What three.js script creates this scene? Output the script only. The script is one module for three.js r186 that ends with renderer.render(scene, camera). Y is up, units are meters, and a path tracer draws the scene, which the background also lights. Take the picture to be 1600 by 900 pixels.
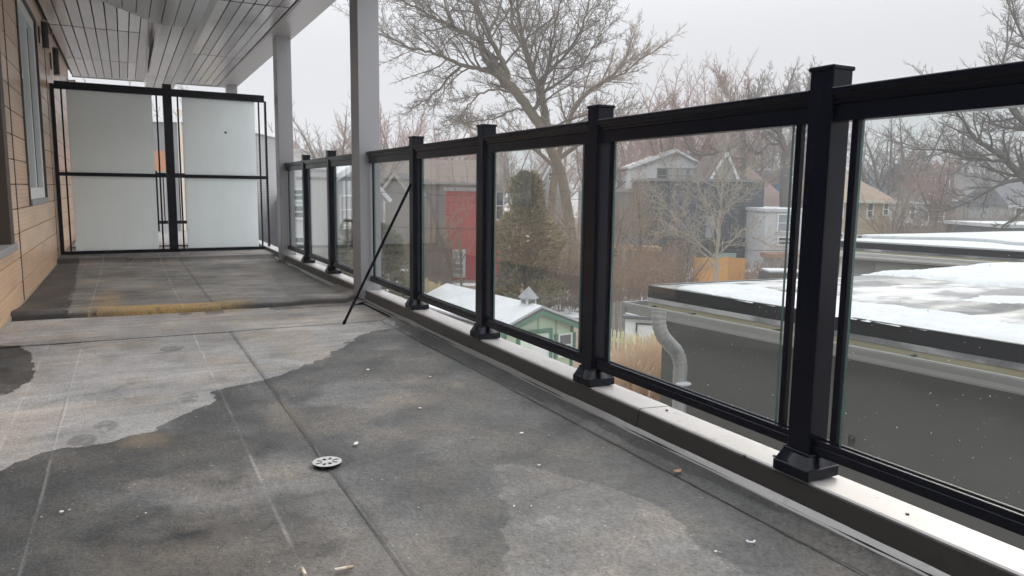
import * as THREE from 'three';
import { mergeGeometries } from 'three/addons/utils/BufferGeometryUtils.js';
import { RoundedBoxGeometry } from 'three/addons/geometries/RoundedBoxGeometry.js';

// ------------------------------------------------------------------ camera, sky, sun, exposure
const scene = new THREE.Scene();
const NORTH = Math.PI * 0.3;
const YAW = 0.47972, PITCH = 0.13133, ROLL = 0.01285, FPX = 1157.2, EYE = 0.85;
const camera = new THREE.PerspectiveCamera(2 * Math.atan(450 / FPX) * 180 / Math.PI, 16 / 9, 0.05, 2000);
const fwd = new THREE.Vector3(Math.sin(YAW) * Math.cos(PITCH), -Math.sin(PITCH), -Math.cos(YAW) * Math.cos(PITCH));
const right0 = new THREE.Vector3(Math.cos(YAW), 0, Math.sin(YAW)), up0 = new THREE.Vector3().crossVectors(right0, fwd);
const camR = right0.clone().multiplyScalar(Math.cos(ROLL)).addScaledVector(up0, Math.sin(ROLL));
const camU = up0.clone().multiplyScalar(Math.cos(ROLL)).addScaledVector(right0, -Math.sin(ROLL));
camera.position.set(0, EYE, 0);
camera.quaternion.setFromRotationMatrix(new THREE.Matrix4().makeBasis(camR, camU, fwd.clone().negate()));
{
  const w = 128, h = 64, d = new Float32Array(w * h * 4);
  for (let y = 0; y < h; y++) for (let x = 0; x < w; x++) {
    // overcast: a hazy even band near the horizon, brighter overhead, a little brighter to the north
    const el = Math.max(0, ((y + 0.5) / h - 0.5) * 180), az = ((x + 0.5) / w) * Math.PI * 2, t = Math.min(1, Math.max(0, (el - 8) / 36));
    const L = (0.675 + 1.75 * t * t * (3 - 2 * t)) * (1 + 0.14 * Math.cos(az - NORTH)), i = (y * w + x) * 4;
    d[i] = L * 0.975; d[i + 1] = L * 0.99; d[i + 2] = L * 1.03; d[i + 3] = 1;
  }
  const sky = new THREE.DataTexture(d, w, h, THREE.RGBAFormat, THREE.FloatType);
  sky.mapping = THREE.EquirectangularReflectionMapping; sky.magFilter = THREE.LinearFilter; sky.needsUpdate = true;
  scene.background = sky; scene.environment = sky;
}
const sun = new THREE.DirectionalLight(0xfff4e6, 1.5);
sun.position.set(25, 18, -11); sun.castShadow = true; sun.shadow.radius = 60;
Object.assign(sun.shadow.camera, { left: -60, right: 60, top: 60, bottom: -60, near: 1, far: 200 });
scene.add(sun, sun.target);
const renderer = new THREE.WebGLRenderer({ antialias: true });
renderer.toneMapping = THREE.LinearToneMapping; renderer.toneMappingExposure = 1.1;
renderer.shadowMap.enabled = true;
scene.fog = new THREE.FogExp2(0xd9dbdd, 0.0022);

// ------------------------------------------------------------------ helpers
const G = -4.8;                                   // street level below the deck
let _s = 12345;
const seed = (n) => { _s = n | 0; };
const rnd = () => { _s = (_s + 0x6d2b79f5) | 0; let t = Math.imul(_s ^ (_s >>> 15), 1 | _s); t = (t + Math.imul(t ^ (t >>> 7), 61 | t)) ^ t; return ((t ^ (t >>> 14)) >>> 0) / 4294967296; };
const rr = (a, b) => a + (b - a) * rnd();
const V = (x, y, z) => new THREE.Vector3(x, y, z);
const ray = (x, y) => fwd.clone().addScaledVector(camR, (x - 800) / FPX).addScaledVector(camU, -(y - 450) / FPX);
const at = (x, y, D) => V(0, EYE, 0).addScaledVector(ray(x, y), D);          // a point D metres ahead
const onY = (x, y, Y) => { const r = ray(x, y); return V(0, EYE, 0).addScaledVector(r, (Y - EYE) / r.y); };
const onX = (x, y, X) => { const r = ray(x, y); return V(0, EYE, 0).addScaledVector(r, X / r.x); };
const used = new Map();
function numbered(n) { const k = used.get(n) || 0; used.set(n, k + 1); return k ? n + '_' + String(k).padStart(3, '0') : n; }
function fin(o) { o.traverse((m) => { if (m.isMesh) { m.castShadow = true; m.receiveShadow = true; } }); }
function thing(name, label, category, pos = [0, 0, 0], turn = 0, group) {
  const o = new THREE.Group(); o.name = numbered(name); o.position.set(...pos); o.rotation.y = turn; scene.add(o);
  o.userData = { label, category }; if (group) o.userData.group = group;
  return o;
}
function part(name, geo, mat, parent, extra) {
  const g = Array.isArray(geo) ? (geo.length > 1 ? merge(geo) : geo[0]) : geo;
  const m = new THREE.Mesh(g, mat); m.name = name; parent.add(m); m.castShadow = m.receiveShadow = true;
  if (extra) Object.assign(m.userData, extra);
  return m;
}
function solo(name, geo, mat, label, category, group) {
  const m = part(numbered(name), geo, mat, scene); if (category) m.userData = { label, category }; if (group) m.userData.group = group; return m;
}
function struct(name, geo, mat) { const m = part(name, geo, mat, scene); m.userData.kind = 'structure'; return m; }
function merge(list) { return mergeGeometries(list.map((g) => { const h = g.index ? g.toNonIndexed() : g; for (const k of Object.keys(h.attributes)) if (!['position', 'normal', 'uv'].includes(k)) h.deleteAttribute(k); return h; })); }
function planar(g, ou = 0, ov = 0) {              // uv in metres from the dominant axis
  if (g.index) g = g.toNonIndexed();
  const p = g.attributes.position, n = g.attributes.normal, uv = new Float32Array(p.count * 2);
  for (let i = 0; i < p.count; i++) {
    const ax = Math.abs(n.getX(i)), ay = Math.abs(n.getY(i)), az = Math.abs(n.getZ(i));
    let u, v; if (ay > ax && ay > az) { u = p.getX(i); v = p.getZ(i); } else if (ax > az) { u = p.getZ(i); v = p.getY(i); } else { u = p.getX(i); v = p.getY(i); }
    uv[i * 2] = u + ou; uv[i * 2 + 1] = v + ov;
  }
  g.setAttribute('uv', new THREE.BufferAttribute(uv, 2)); return g;
}
function bx(x0, x1, y0, y1, z0, z1, bevel = 0) {
  const w = x1 - x0, h = y1 - y0, d = z1 - z0;
  const g = bevel ? new RoundedBoxGeometry(w, h, d, 2, Math.min(bevel, w / 2.1, h / 2.1, d / 2.1)) : new THREE.BoxGeometry(w, h, d);
  g.translate((x0 + x1) / 2, (y0 + y1) / 2, (z0 + z1) / 2); return planar(g, rnd() * 3, rnd() * 3);
}
function extr(pts, depth, bevel = 0) {             // polygon [x,y] extruded along +z
  const s = new THREE.Shape(pts.map((p) => new THREE.Vector2(p[0], p[1])));
  return new THREE.ExtrudeGeometry(s, { depth, bevelEnabled: bevel > 0, bevelSize: bevel, bevelThickness: bevel, bevelSegments: 2, curveSegments: 8 });
}
function profileZ(pts, z0, z1, bevel = 0) { const g = extr(pts, z1 - z0, bevel); g.translate(0, 0, z0); return planar(g); }
function slab(ptsXZ, y0, y1, bevel = 0) {          // footprint polygon in xz, from y0 to y1
  const g = extr(ptsXZ.map((p) => [p[0], -p[1]]), y1 - y0, bevel); g.rotateX(-Math.PI / 2); g.translate(0, y0, 0); return planar(g);
}
function rod(a, b, r0, r1 = r0, sides = 8) {
  const d = b.clone().sub(a), g = new THREE.CylinderGeometry(r1, r0, d.length(), sides);
  g.applyQuaternion(new THREE.Quaternion().setFromUnitVectors(V(0, 1, 0), d.clone().normalize())); g.translate((a.x + b.x) / 2, (a.y + b.y) / 2, (a.z + b.z) / 2); return g;
}
// noise
const hash = (x, y, s) => { let h = Math.imul(x, 374761393) + Math.imul(y, 668265263) + Math.imul(s, 974634777) | 0; h = Math.imul(h ^ (h >>> 13), 1274126177); return ((h ^ (h >>> 16)) >>> 0) / 4294967296; };
function vn(x, y, s = 1, wrap = 0) {
  let xi = Math.floor(x), yi = Math.floor(y); const fx = x - xi, fy = y - yi, u = fx * fx * (3 - 2 * fx), v = fy * fy * (3 - 2 * fy);
  const m = wrap ? (k) => ((k % wrap) + wrap) % wrap : (k) => k;
  const a = hash(m(xi), m(yi), s), b = hash(m(xi + 1), m(yi), s), c = hash(m(xi), m(yi + 1), s), d = hash(m(xi + 1), m(yi + 1), s);
  return a + (b - a) * u + (c - a) * v + (a - b - c + d) * u * v;
}
const fbm = (x, y, o = 4, s = 1, wrap = 0) => { let f = 0, a = 0.5, t = 0; for (let i = 0; i < o; i++) { f += a * vn(x, y, s + i, wrap); t += a; x *= 2; y *= 2; wrap *= 2; a *= 0.5; } return f / t; };
const clamp = (x) => Math.max(0, Math.min(1, x)), sm = (a, b, x) => { const t = clamp((x - a) / (b - a)); return t * t * (3 - 2 * t); };
const toS = (c) => (c <= 0.0031308 ? c * 12.92 : 1.055 * Math.pow(c, 1 / 2.4) - 0.055);
function tex(w, h, fn, { srgb = true, rep } = {}) {   // fn(u, v) -> [r,g,b] linear (or grey)
  const d = new Uint8Array(w * h * 4);
  for (let y = 0; y < h; y++) for (let x = 0; x < w; x++) {
    let c = fn((x + 0.5) / w, (y + 0.5) / h, x, y); if (typeof c === 'number') c = [c, c, c];
    const i = (y * w + x) * 4;
    for (let k = 0; k < 3; k++) d[i + k] = 255 * clamp(srgb ? toS(clamp(c[k])) : c[k]); d[i + 3] = 255;
  }
  const t = new THREE.DataTexture(d, w, h); t.magFilter = THREE.LinearFilter; t.minFilter = THREE.LinearMipmapLinearFilter; t.generateMipmaps = true;
  t.wrapS = t.wrapT = THREE.RepeatWrapping; if (srgb) t.colorSpace = THREE.SRGBColorSpace; if (rep) t.repeat.set(rep[0], rep[1]); t.needsUpdate = true; return t;
}
const C = (r, g, b) => new THREE.Color().setRGB(r, g, b);
const M = (r, g, b, o = {}) => new THREE.MeshStandardMaterial({ color: C(r, g, b), roughness: 0.8, ...o });
const MP = (r, g, b, o = {}) => new THREE.MeshPhysicalMaterial({ color: C(r, g, b), ...o });

// shared maps
const mottle = tex(256, 256, (u, v) => 0.72 + 0.28 * fbm(u * 6, v * 6, 5, 3, 6), { srgb: false, rep: [0.8, 0.8] });
const mottleC = tex(256, 256, (u, v) => 0.74 + 0.26 * fbm(u * 6, v * 6, 5, 9, 6), { rep: [0.35, 0.35] });
const smudge = tex(256, 256, (u, v) => 0.75 + 0.25 * fbm(u * 4, v * 4, 5, 21, 4), { srgb: false, rep: [1.1, 0.5] });
const grain = tex(512, 512, (u, v, x, y) => 0.45 * hash(x, y, 5) + 0.55 * fbm(u * 64, v * 64, 3, 7, 64), { srgb: false, rep: [1.6, 1.6] });
const dirt = tex(512, 512, (u, v, x, y) => { const n = fbm(u * 5, v * 5, 5, 301, 5), k = fbm(u * 40, v * 40, 3, 305, 40), s = sm(0.62, 0.72, k) * sm(0.45, 0.6, n); const L = 0.82 + 0.24 * (n - 0.4) - 0.12 * s - (hash(x >> 2, y >> 2, 7) > 0.997 ? 0.25 : 0); return [L, L * 0.985, L * 0.96]; }, { rep: [0.9, 0.9] });
const streaks = tex(512, 512, (u, v) => { const a = fbm(u * 30, v * 2, 4, 311, 30 * 0 + 2), n = fbm(u * 6, v * 5, 5, 315, 1), L = 0.8 + 0.24 * (n - 0.5) + 0.16 * (a - 0.5); return [L, L, L * 0.985]; }, { rep: [0.22, 0.3] });
const snowMap = tex(512, 512, (u, v) => { const n = fbm(u * 8, v * 8, 5, 321, 8), k = fbm(u * 60, v * 60, 3, 325, 60), L = 0.8 + 0.22 * n - 0.16 * sm(0.55, 0.75, k) * sm(0.4, 0.6, n); return [L, L * 0.995, L * 0.985]; }, { rep: [0.5, 0.5] });
const frostMap = tex(256, 256, (u, v) => { const n = fbm(u * 3, v * 3, 4, 331, 3), k = fbm(u * 24, v * 6, 3, 335, 6); return 0.95 + 0.06 * (n - 0.5) + 0.05 * (k - 0.5); }, { rep: [0.8, 0.8] });
const lap = (rows, dark = 0.6) => tex(64, 256, (u, v) => { const f = (v * rows) % 1; return (f < 0.14 ? dark : 0.94 + 0.06 * f) * (0.93 + 0.07 * vn(u * 8, Math.floor(v * rows), 4, 8)); });
const lapMap = lap(8); lapMap.repeat.set(0.5, 1 / 1.2);

const mat = {
  black: MP(0.0045, 0.0055, 0.012, { roughness: 0.28, specularIntensity: 0.42, roughnessMap: mottle }),
  greyMetal: M(0.34, 0.34, 0.355, { roughness: 0.42, metalness: 0.35, roughnessMap: smudge }),
  coping: M(0.47, 0.465, 0.46, { roughness: 0.45, metalness: 0.25, roughnessMap: smudge, map: dirt }),
  glass: MP(0.94, 0.955, 0.95, { roughness: 0.0, transmission: 0.988, thickness: 0, ior: 1.45, specularIntensity: 0.8 }),
  glassEdge: MP(0.035, 0.11, 0.1, { roughness: 0.2 }),
  frost: MP(0.93, 0.985, 1, { roughness: 1, transmission: 0.72, thickness: 0, specularIntensity: 0.3, map: frostMap, }),
  speck: M(0.85, 0.85, 0.83),
  screw: M(0.05, 0.045, 0.04, { roughness: 0.5 }),
  snow: M(0.55, 0.565, 0.585, { map: snowMap, roughness: 0.95, bumpMap: grain, bumpScale: 0.004 }),
};

// ------------------------------------------------------------------ ground far below
{
  const gt = tex(1024, 1024, (u, v) => {
    const n = fbm(u * 40, v * 40, 5, 31, 40), k = fbm(u * 160, v * 160, 3, 35, 160), s = sm(0.5, 0.58, n + 0.12 * (k - 0.5));
    const b = [0.16 + 0.1 * k, 0.125 + 0.075 * k, 0.09 + 0.05 * k];
    return b.map((c, i) => c * (1 - s) + [0.72, 0.74, 0.77][i] * s);
  }, { rep: [1 / 60, 1 / 60] });
  const g = new THREE.PlaneGeometry(1400, 1400, 40, 40); g.rotateX(-Math.PI / 2); g.translate(200, G, -250);
  const p = g.attributes.position, uv = g.attributes.uv;
  for (let i = 0; i < p.count; i++) uv.setXY(i, p.getX(i), p.getZ(i));
  struct('ground', g, M(1, 1, 1, { map: gt, roughness: 0.95 }));
}

// ------------------------------------------------------------------ deck
const XW = -0.672, XS = 1.52;
const S = [-0.66, -0.402, -0.245, 0.312, 0.512, 1.43, XS];   // edges of the lengthwise membrane strips
{
  // stain masks drawn in deck coordinates: x to the right, z along the deck
  const mw = 512, mh = 1024;
  function masks(z0, z1, draw) {
    const X = (x) => (x + 0.70) / 2.25 * mw, Z = (z) => (z - z0) / (z1 - z0) * mh;
    const out = [];
    for (const list of draw) {
      const c = document.createElement('canvas'); c.width = mw; c.height = mh; const q = c.getContext('2d'); q.fillStyle = '#000'; q.fillRect(0, 0, mw, mh); q.fillStyle = '#fff'; q.strokeStyle = '#fff';
      for (const it of list) {
        if (it.poly) { q.globalAlpha = it.a ?? 1; q.beginPath(); it.poly.forEach(([px, py], i) => { const P = it.world ? { x: px, z: py } : onY(px, py, 0); i ? q.lineTo(X(P.x), Z(P.z)) : q.moveTo(X(P.x), Z(P.z)); }); q.fill(); }
        if (it.spot) { const [px, py, rx, rz] = it.spot, P = it.world ? { x: px, z: py } : onY(px, py, 0); q.save(); q.translate(X(P.x), Z(P.z)); q.scale(rx / 2.25 * mw, rz / (z1 - z0) * mh); const gr = q.createRadialGradient(0, 0, 0, 0, 0, 1); gr.addColorStop(0, `rgba(255,255,255,${it.a ?? 1})`); gr.addColorStop(0.5, `rgba(255,255,255,${(it.a ?? 1) * 0.6})`); gr.addColorStop(1, 'rgba(255,255,255,0)'); q.fillStyle = gr; q.fillRect(-1, -1, 2, 2); q.restore(); q.fillStyle = '#fff'; }
        if (it.line) { q.globalAlpha = it.a ?? 1; q.lineWidth = (it.w ?? 0.01) / 2.25 * mw; q.beginPath(); it.line.forEach(([px, py], i) => { const P = it.world ? { x: px, z: py } : onY(px, py, 0); i ? q.lineTo(X(P.x), Z(P.z)) : q.moveTo(X(P.x), Z(P.z)); }); q.stroke(); }
        q.globalAlpha = 1;
      }
      const d = q.getImageData(0, 0, mw, mh).data, f = new Float32Array(mw * mh); for (let i = 0; i < f.length; i++) f[i] = d[i * 4] / 255; out.push(f);
    }
    return out.map((f) => (x, z) => {
      const u = clamp((x + 0.70) / 2.25) * (mw - 1.01), v = clamp((z - z0) / (z1 - z0)) * (mh - 1.01), ui = u | 0, vi = v | 0, a = u - ui, b = v - vi, k = vi * mw + ui;
      return (f[k] * (1 - a) + f[k + 1] * a) * (1 - b) + (f[k + mw] * (1 - a) + f[k + mw + 1] * a) * b;
    });
  }
  const wetNear = [{ poly: [[-60, 760], [0, 734], [47, 718], [86, 706], [149, 695], [200, 685], [243, 678], [271, 655], [299, 641], [330, 632], [338, 626], [336, 614], [355, 606], [411, 594], [423, 591], [461, 578], [493, 566], [521, 550], [540, 538], [556, 527], [592, 516], [640, 512], [640, 505], [1700, 900], [1700, 1400], [-900, 1400]] },
    { poly: [[-60, 548], [0, 541], [28, 541], [50, 552], [58, 573], [52, 585], [42, 599], [15, 612], [-60, 640]] }];
  const paleNear = [{ poly: [[769, 727], [773, 746], [790, 760], [793, 774], [787, 802], [772, 818], [771, 828], [785, 842], [793, 853], [788, 880], [786, 960], [1300, 960], [1180, 905], [1090, 850], [1040, 800], [960, 765], [880, 745], [820, 728]], a: 0.5 },
    { spot: [815, 745, 0.13, 0.2], a: 0.5 }, { spot: [1007, 803, 0.03, 0.035], a: 0.8 }, { spot: [860, 815, 0.04, 0.05], a: 0.7 },
    { spot: [560, 830, 0.3, 0.5], a: 0.55 }, { spot: [455, 745, 0.16, 0.3], a: 0.7 }, { spot: [590, 640, 0.3, 0.4], a: 0.22 }, { spot: [430, 640, 0.1, 0.25], a: 0.35 }, { spot: [330, 820, 0.2, 0.3], a: 0.22 }, { spot: [690, 690, 0.25, 0.3], a: 0.15 }];
  const ochreNear = [{ spot: [230, 690, 0.13, 0.1], a: 0.45 }, { spot: [360, 487, 0.35, 0.12], a: 0.55 }, { spot: [620, 630, 0.16, 0.2], a: 0.25 }, { spot: [700, 880, 0.3, 0.2], a: 0.15 }, { spot: [300, 860, 0.35, 0.3], a: 0.18 }, { spot: [440, 650, 0.09, 0.3], a: 0.3 }];
  const prints = [[165, 667, 0.045, 0.05], [295, 621, 0.045, 0.055], [128, 690, 0.05, 0.05], [270, 545, 0.07, 0.05]];
  const scuffs = [{ line: [[1040, 640], [960, 740], [880, 780], [868, 800]].map((p) => p), w: 0.006, a: 0.0 }, { line: [[815, 800], [835, 778], [880, 766], [960, 752]], w: 0.008, a: 0.7 }, { line: [[155, 557], [250, 552], [285, 545]], w: 0.012, a: 0.6 }, { line: [[440, 568], [500, 553], [545, 540]], w: 0.01, a: 0.6 }, { line: [[40, 640], [110, 622], [170, 610], [205, 597]], w: 0.02, a: 0.5 }];
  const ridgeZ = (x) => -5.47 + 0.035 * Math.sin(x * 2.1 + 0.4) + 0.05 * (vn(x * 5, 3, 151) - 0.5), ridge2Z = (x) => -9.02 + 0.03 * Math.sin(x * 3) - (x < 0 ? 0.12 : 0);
  function paint(z0, z1, w, h, far) {
    const [wet, pale, ochre, scuff, kerbDark] = masks(z0, z1, far
      ? [[{ poly: [[-0.7, -5.2], [-0.36, -5.4], [-0.40, -7], [-0.48, -9.3], [-0.7, -9.3]], world: 1 }, { poly: [[1.05, -5.6], [1.5, -5.6], [1.5, -9], [1.35, -9]], world: 1, a: 0.5 }], [{ spot: [0.75, -7.3, 0.1, 0.25], world: 1, a: 0.7 }, { spot: [0.9, -7.2, 0.1, 0.25], world: 1, a: 0.5 }], [{ spot: [0.1, -5.48, 0.45, 0.17], world: 1, a: 1 }, { spot: [0.45, -5.49, 0.42, 0.14], world: 1, a: 1 }, { spot: [-0.15, -6.1, 0.14, 0.7], world: 1, a: 0.5 }, { spot: [-0.18, -5.55, 0.16, 0.16], world: 1, a: 0.8 }], [], []]
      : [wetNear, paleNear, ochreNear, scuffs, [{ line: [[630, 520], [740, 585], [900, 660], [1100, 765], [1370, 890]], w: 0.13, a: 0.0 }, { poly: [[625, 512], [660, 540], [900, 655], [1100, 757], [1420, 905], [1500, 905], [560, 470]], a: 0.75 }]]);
    const data = new Uint8Array(w * h * 4), rg = new Uint8Array(w * h * 4);
    for (let j = 0; j < h; j++) for (let i = 0; i < w; i++) {
      const x = -0.70 + (i + 0.5) / w * 2.25, z = z0 + (j + 0.5) / h * (z1 - z0);
      const n1 = fbm(x * 2.2 + 7, z * 2.2, 4, 41), n2 = fbm(x * 9, z * 9, 3, 51), n3 = fbm(x * 38, z * 38, 3, 61), gr = hash(i, j, 71), g2 = vn(x * 210, z * 210, 76), streak = fbm(x * 3.5, z * 26, 3, 81), tn = fbm(x * 5 + 3, z * 5, 4, 91);
      const wx = x + 0.05 * (n2 - 0.5) + 0.02 * (n3 - 0.5), wz = z + 0.08 * (n2 - 0.5) + 0.03 * (n3 - 0.5);
      let W = clamp(sm(0.1, 0.9, wet(wx, wz)) * (0.8 + 0.34 * n1) + 0.3 * sm(0.56, 0.72, fbm(x * 3 + 20, z * 3, 4, 95)) * (far ? 1 : 0.6) - 0.25 * sm(0.6, 0.75, fbm(x * 2.4, z * 2.4 + 9, 4, 97)) * sm(0, 0.4, x + 0.5)); const P = pale(wx, wz) * sm(0.25, 0.62, 0.5 * n2 + 0.5 * n1 + 0.15), O = ochre(wx, wz);
      W = clamp(W - P * 0.62);
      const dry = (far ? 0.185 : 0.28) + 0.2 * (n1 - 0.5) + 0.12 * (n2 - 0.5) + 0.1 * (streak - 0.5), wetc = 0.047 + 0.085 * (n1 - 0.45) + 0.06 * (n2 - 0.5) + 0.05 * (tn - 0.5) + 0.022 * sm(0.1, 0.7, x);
      let L = dry * (1 - W) + wetc * W; L *= 1 + (0.5 + 0.5 * W) * (0.3 * (n3 - 0.5) + 0.42 * (gr - 0.5) + 0.66 * (g2 - 0.5) + 0.36 * (vn(x * 110, z * 85, 77) - 0.5));
      L *= 1 - 0.72 * kerbDark(wx, wz);  // deck darker in a strip along the kerb
      if (scuff) L *= 1 - 0.4 * scuff(wx, wz);
      if (!far) for (const [px, py, rx, rz] of paintPrints) { const dx = (x - px) / rx, dz = (z - py) / rz, q = dx * dx + dz * dz; if (q < 1) L *= 1 - 0.55 * sm(1, 0.5, q) * (((x * 90 + z * 35) % 1 + 1) % 1 > 0.45 ? 1 : 0.25) * sm(0.3, 0.6, n3); }
      // pale dust along the laps of the strips, dark line at the drain seam and at the kerb lap
      let dust = 0;
      const near = (e, wd) => { const q = Math.abs(x - e - 0.006 * (vn(z * 7, e * 9, 101) - 0.5)) / wd; return Math.exp(-q * q); };
      const ln = sm(0.25, 0.7, vn(z * 9, x * 2, 111));
      if (z > -4.58 || z < -5.4) {
        dust = 0.6 * near(S[1], 0.004) * ln + 0.7 * near(S[2], 0.0045) * (0.3 + 0.7 * ln) + 0.8 * near(S[3], 0.0045) * (0.25 + 0.75 * ln);
        L *= 1 - 0.6 * near(S[4], 0.0035) - 0.3 * near(S[4] + 0.009, 0.006); dust += 0.35 * near(S[4] + 0.004, 0.003) * ln;
        if (!far) L *= 1 - 0.5 * near(S[5] - 0.004 + 0.03 * (n2 - 0.5), 0.004);
      }
      if (!far) { const tq = Math.abs(z + 4.59 + 0.02 * (n1 - 0.5)); L *= 1 - 0.4 * sm(0.2, 0.6, vn(x * 4, 3, 119)) * Math.exp(-(tq * tq) / 0.00005); }
      if (far) { const t = z - ridgeZ(x); L *= 1 - 0.5 * sm(0.02, 0.04, t) * sm(0.1, 0.05, t) - 0.25 * sm(0.24, 0.06, t) * sm(0, 0.05, t); const t2 = z - ridge2Z(x); L *= 1 - 0.55 * sm(-0.01, 0.02, t2) * sm(0.12, 0.04, t2); }  // shade painted into the deck colour at the foot of both ridges
      let r = L * (1.0 + 0.02 * (1 - W)), g = L * 0.985, b = L * 0.955;
      const warm = sm(0.45, 0.7, tn) * 0.5 + P * 0.3; r *= 1 + warm * 0.2; g *= 1 + warm * 0.05; b *= 1 - warm * 0.1;
      if (O > 0) { const o = O * sm(0.2, 0.65, 0.5 * n2 + 0.5 * n3 + 0.15 * O); const oc = far ? [0.42, 0.27, 0.09] : [0.26, 0.19, 0.11]; r += (oc[0] * (0.7 + 0.5 * gr) - r) * o; g += (oc[1] * (0.7 + 0.5 * gr) - g) * o; b += (oc[2] * (0.7 + 0.5 * gr) - b) * o; }
      r += 0.15 * dust; g += 0.147 * dust; b += 0.14 * dust;
      const fl = hash(i >> 1, j >> 1, 131); if (fl > 0.9988 && n2 > 0.4) { const k = far ? 0.1 : 0.2; r += k; g += k; b += k * 0.95; }
      const o = (j * w + i) * 4; data[o] = 255 * toS(clamp(r)); data[o + 1] = 255 * toS(clamp(g)); data[o + 2] = 255 * toS(clamp(b)); data[o + 3] = 255;
      const ro = clamp(0.88 - 0.32 * W + 0.12 * (gr - 0.5) + 0.1 * (n2 - 0.5)); rg[o] = rg[o + 1] = rg[o + 2] = 255 * ro; rg[o + 3] = 255;
    }
    const mk = (d, s) => { const t = new THREE.DataTexture(d, w, h); t.magFilter = THREE.LinearFilter; t.minFilter = THREE.LinearMipmapLinearFilter; t.generateMipmaps = true; t.wrapS = t.wrapT = THREE.ClampToEdgeWrapping; if (s) t.colorSpace = THREE.SRGBColorSpace; t.needsUpdate = true; return t; };
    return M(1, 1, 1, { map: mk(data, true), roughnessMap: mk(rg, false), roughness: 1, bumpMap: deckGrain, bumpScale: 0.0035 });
  }
  const paintPrints = prints.map(([px, py, rx, rz]) => { const P = onY(px, py, 0); return [P.x, P.z, rx, rz * 1.8]; });
  const deckGrain = grain.clone(); deckGrain.channel = 1; deckGrain.repeat.set(2.2, 2.2); deckGrain.needsUpdate = true;
  const uvDeck = (g, z0, z1) => { if (g.index) g = g.toNonIndexed(); const p = g.attributes.position, a = new Float32Array(p.count * 2), b = new Float32Array(p.count * 2); for (let i = 0; i < p.count; i++) { a[i * 2] = (p.getX(i) + 0.70) / 2.25; a[i * 2 + 1] = (p.getZ(i) - z0) / (z1 - z0); b[i * 2] = p.getX(i); b[i * 2 + 1] = p.getZ(i); } g.setAttribute('uv', new THREE.BufferAttribute(a, 2)); g.setAttribute('uv1', new THREE.BufferAttribute(b, 2)); return g; };
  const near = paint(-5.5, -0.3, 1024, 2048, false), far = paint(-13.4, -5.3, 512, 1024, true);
  const deck = new THREE.Group(); deck.name = 'deck'; deck.userData.kind = 'structure'; scene.add(deck);
  // the surface as a height field: dips along laps, a wavy sheet
  function sheet(x0, x1, z0, z1, h, nx, nz, tz) {
    const g = new THREE.PlaneGeometry(x1 - x0, z1 - z0, nx, nz); g.rotateX(-Math.PI / 2); g.translate((x0 + x1) / 2, 0, (z0 + z1) / 2);
    const p = g.attributes.position;
    for (let i = 0; i < p.count; i++) p.setY(i, h(p.getX(i), p.getZ(i)));
    g.computeVertexNormals(); return uvDeck(g, ...tz);
  }
  const wave = (x, z) => 0.006 * (fbm(x * 1.5, z * 1.5, 3, 141) - 0.5) - 0.002 * Math.exp(-((x - 0.512) ** 2) / 0.003) - 0.003 * Math.exp(-((x - 0.519) ** 2 + (z + 2.235) ** 2) / 0.03);
  const T1 = [-5.5, -0.3], T2 = [-13.4, -5.3], tiers = [0.001, 0.0, 0.002, 0.001, 0.0025, 0.0045];
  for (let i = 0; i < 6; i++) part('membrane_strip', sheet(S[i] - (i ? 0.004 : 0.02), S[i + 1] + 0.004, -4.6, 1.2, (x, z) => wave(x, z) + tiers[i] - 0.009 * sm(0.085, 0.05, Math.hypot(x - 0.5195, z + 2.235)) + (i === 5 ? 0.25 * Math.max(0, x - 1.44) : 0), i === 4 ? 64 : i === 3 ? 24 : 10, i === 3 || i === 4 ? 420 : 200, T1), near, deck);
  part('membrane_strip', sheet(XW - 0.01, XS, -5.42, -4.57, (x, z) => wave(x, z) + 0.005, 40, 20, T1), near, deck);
  // the raised rounded ridge across the deck, then the far field
  const ridge = (x, z) => { const t = z - ridgeZ(x); const up = t > 0.05 ? 0 : t > 0 ? 0.05 * Math.pow(1 - t / 0.05, 0.5) : 0.026 + 0.024 * Math.exp(-(t * t) / 0.05); return up * (0.85 + 0.3 * vn(x * 6, 8, 155)); };
  const ridge2 = (x, z) => { const t = z - ridge2Z(x); return t > 0.1 ? 0 : t > 0 ? 0.045 * Math.pow(1 - t / 0.1, 0.5) : 0.045; };
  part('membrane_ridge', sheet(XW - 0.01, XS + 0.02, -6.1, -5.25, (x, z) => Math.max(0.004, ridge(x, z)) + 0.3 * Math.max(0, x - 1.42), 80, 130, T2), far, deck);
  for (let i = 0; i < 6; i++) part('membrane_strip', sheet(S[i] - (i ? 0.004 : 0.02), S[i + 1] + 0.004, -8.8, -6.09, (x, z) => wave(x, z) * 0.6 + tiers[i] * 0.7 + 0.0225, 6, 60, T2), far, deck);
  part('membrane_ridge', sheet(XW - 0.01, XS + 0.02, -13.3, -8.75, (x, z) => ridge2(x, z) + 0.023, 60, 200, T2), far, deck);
  { const n = 60, g = new THREE.PlaneGeometry(2.1, 2.6, n, n); g.rotateX(-Math.PI / 2); g.translate(0.42, 0, -11.9); const p = g.attributes.position; for (let i = 0; i < p.count; i++) { const x = p.getX(i), z = p.getZ(i), e = Math.min(x + 0.63, 1.47 - x, z + 13.2, -10.6 - z); p.setY(i, 0.066 + 0.06 * Math.pow(clamp(e / 0.3), 0.5) + 0.03 * fbm(x * 3, z * 3, 3, 401)); } g.computeVertexNormals(); part('snow_cover', planar(g), mat.snow, deck); }
  part('deck_slab', bx(-0.9, 1.54, -0.4, -0.05, -13.3, 1.2), M(0.2, 0.2, 0.2), deck);
}

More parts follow.
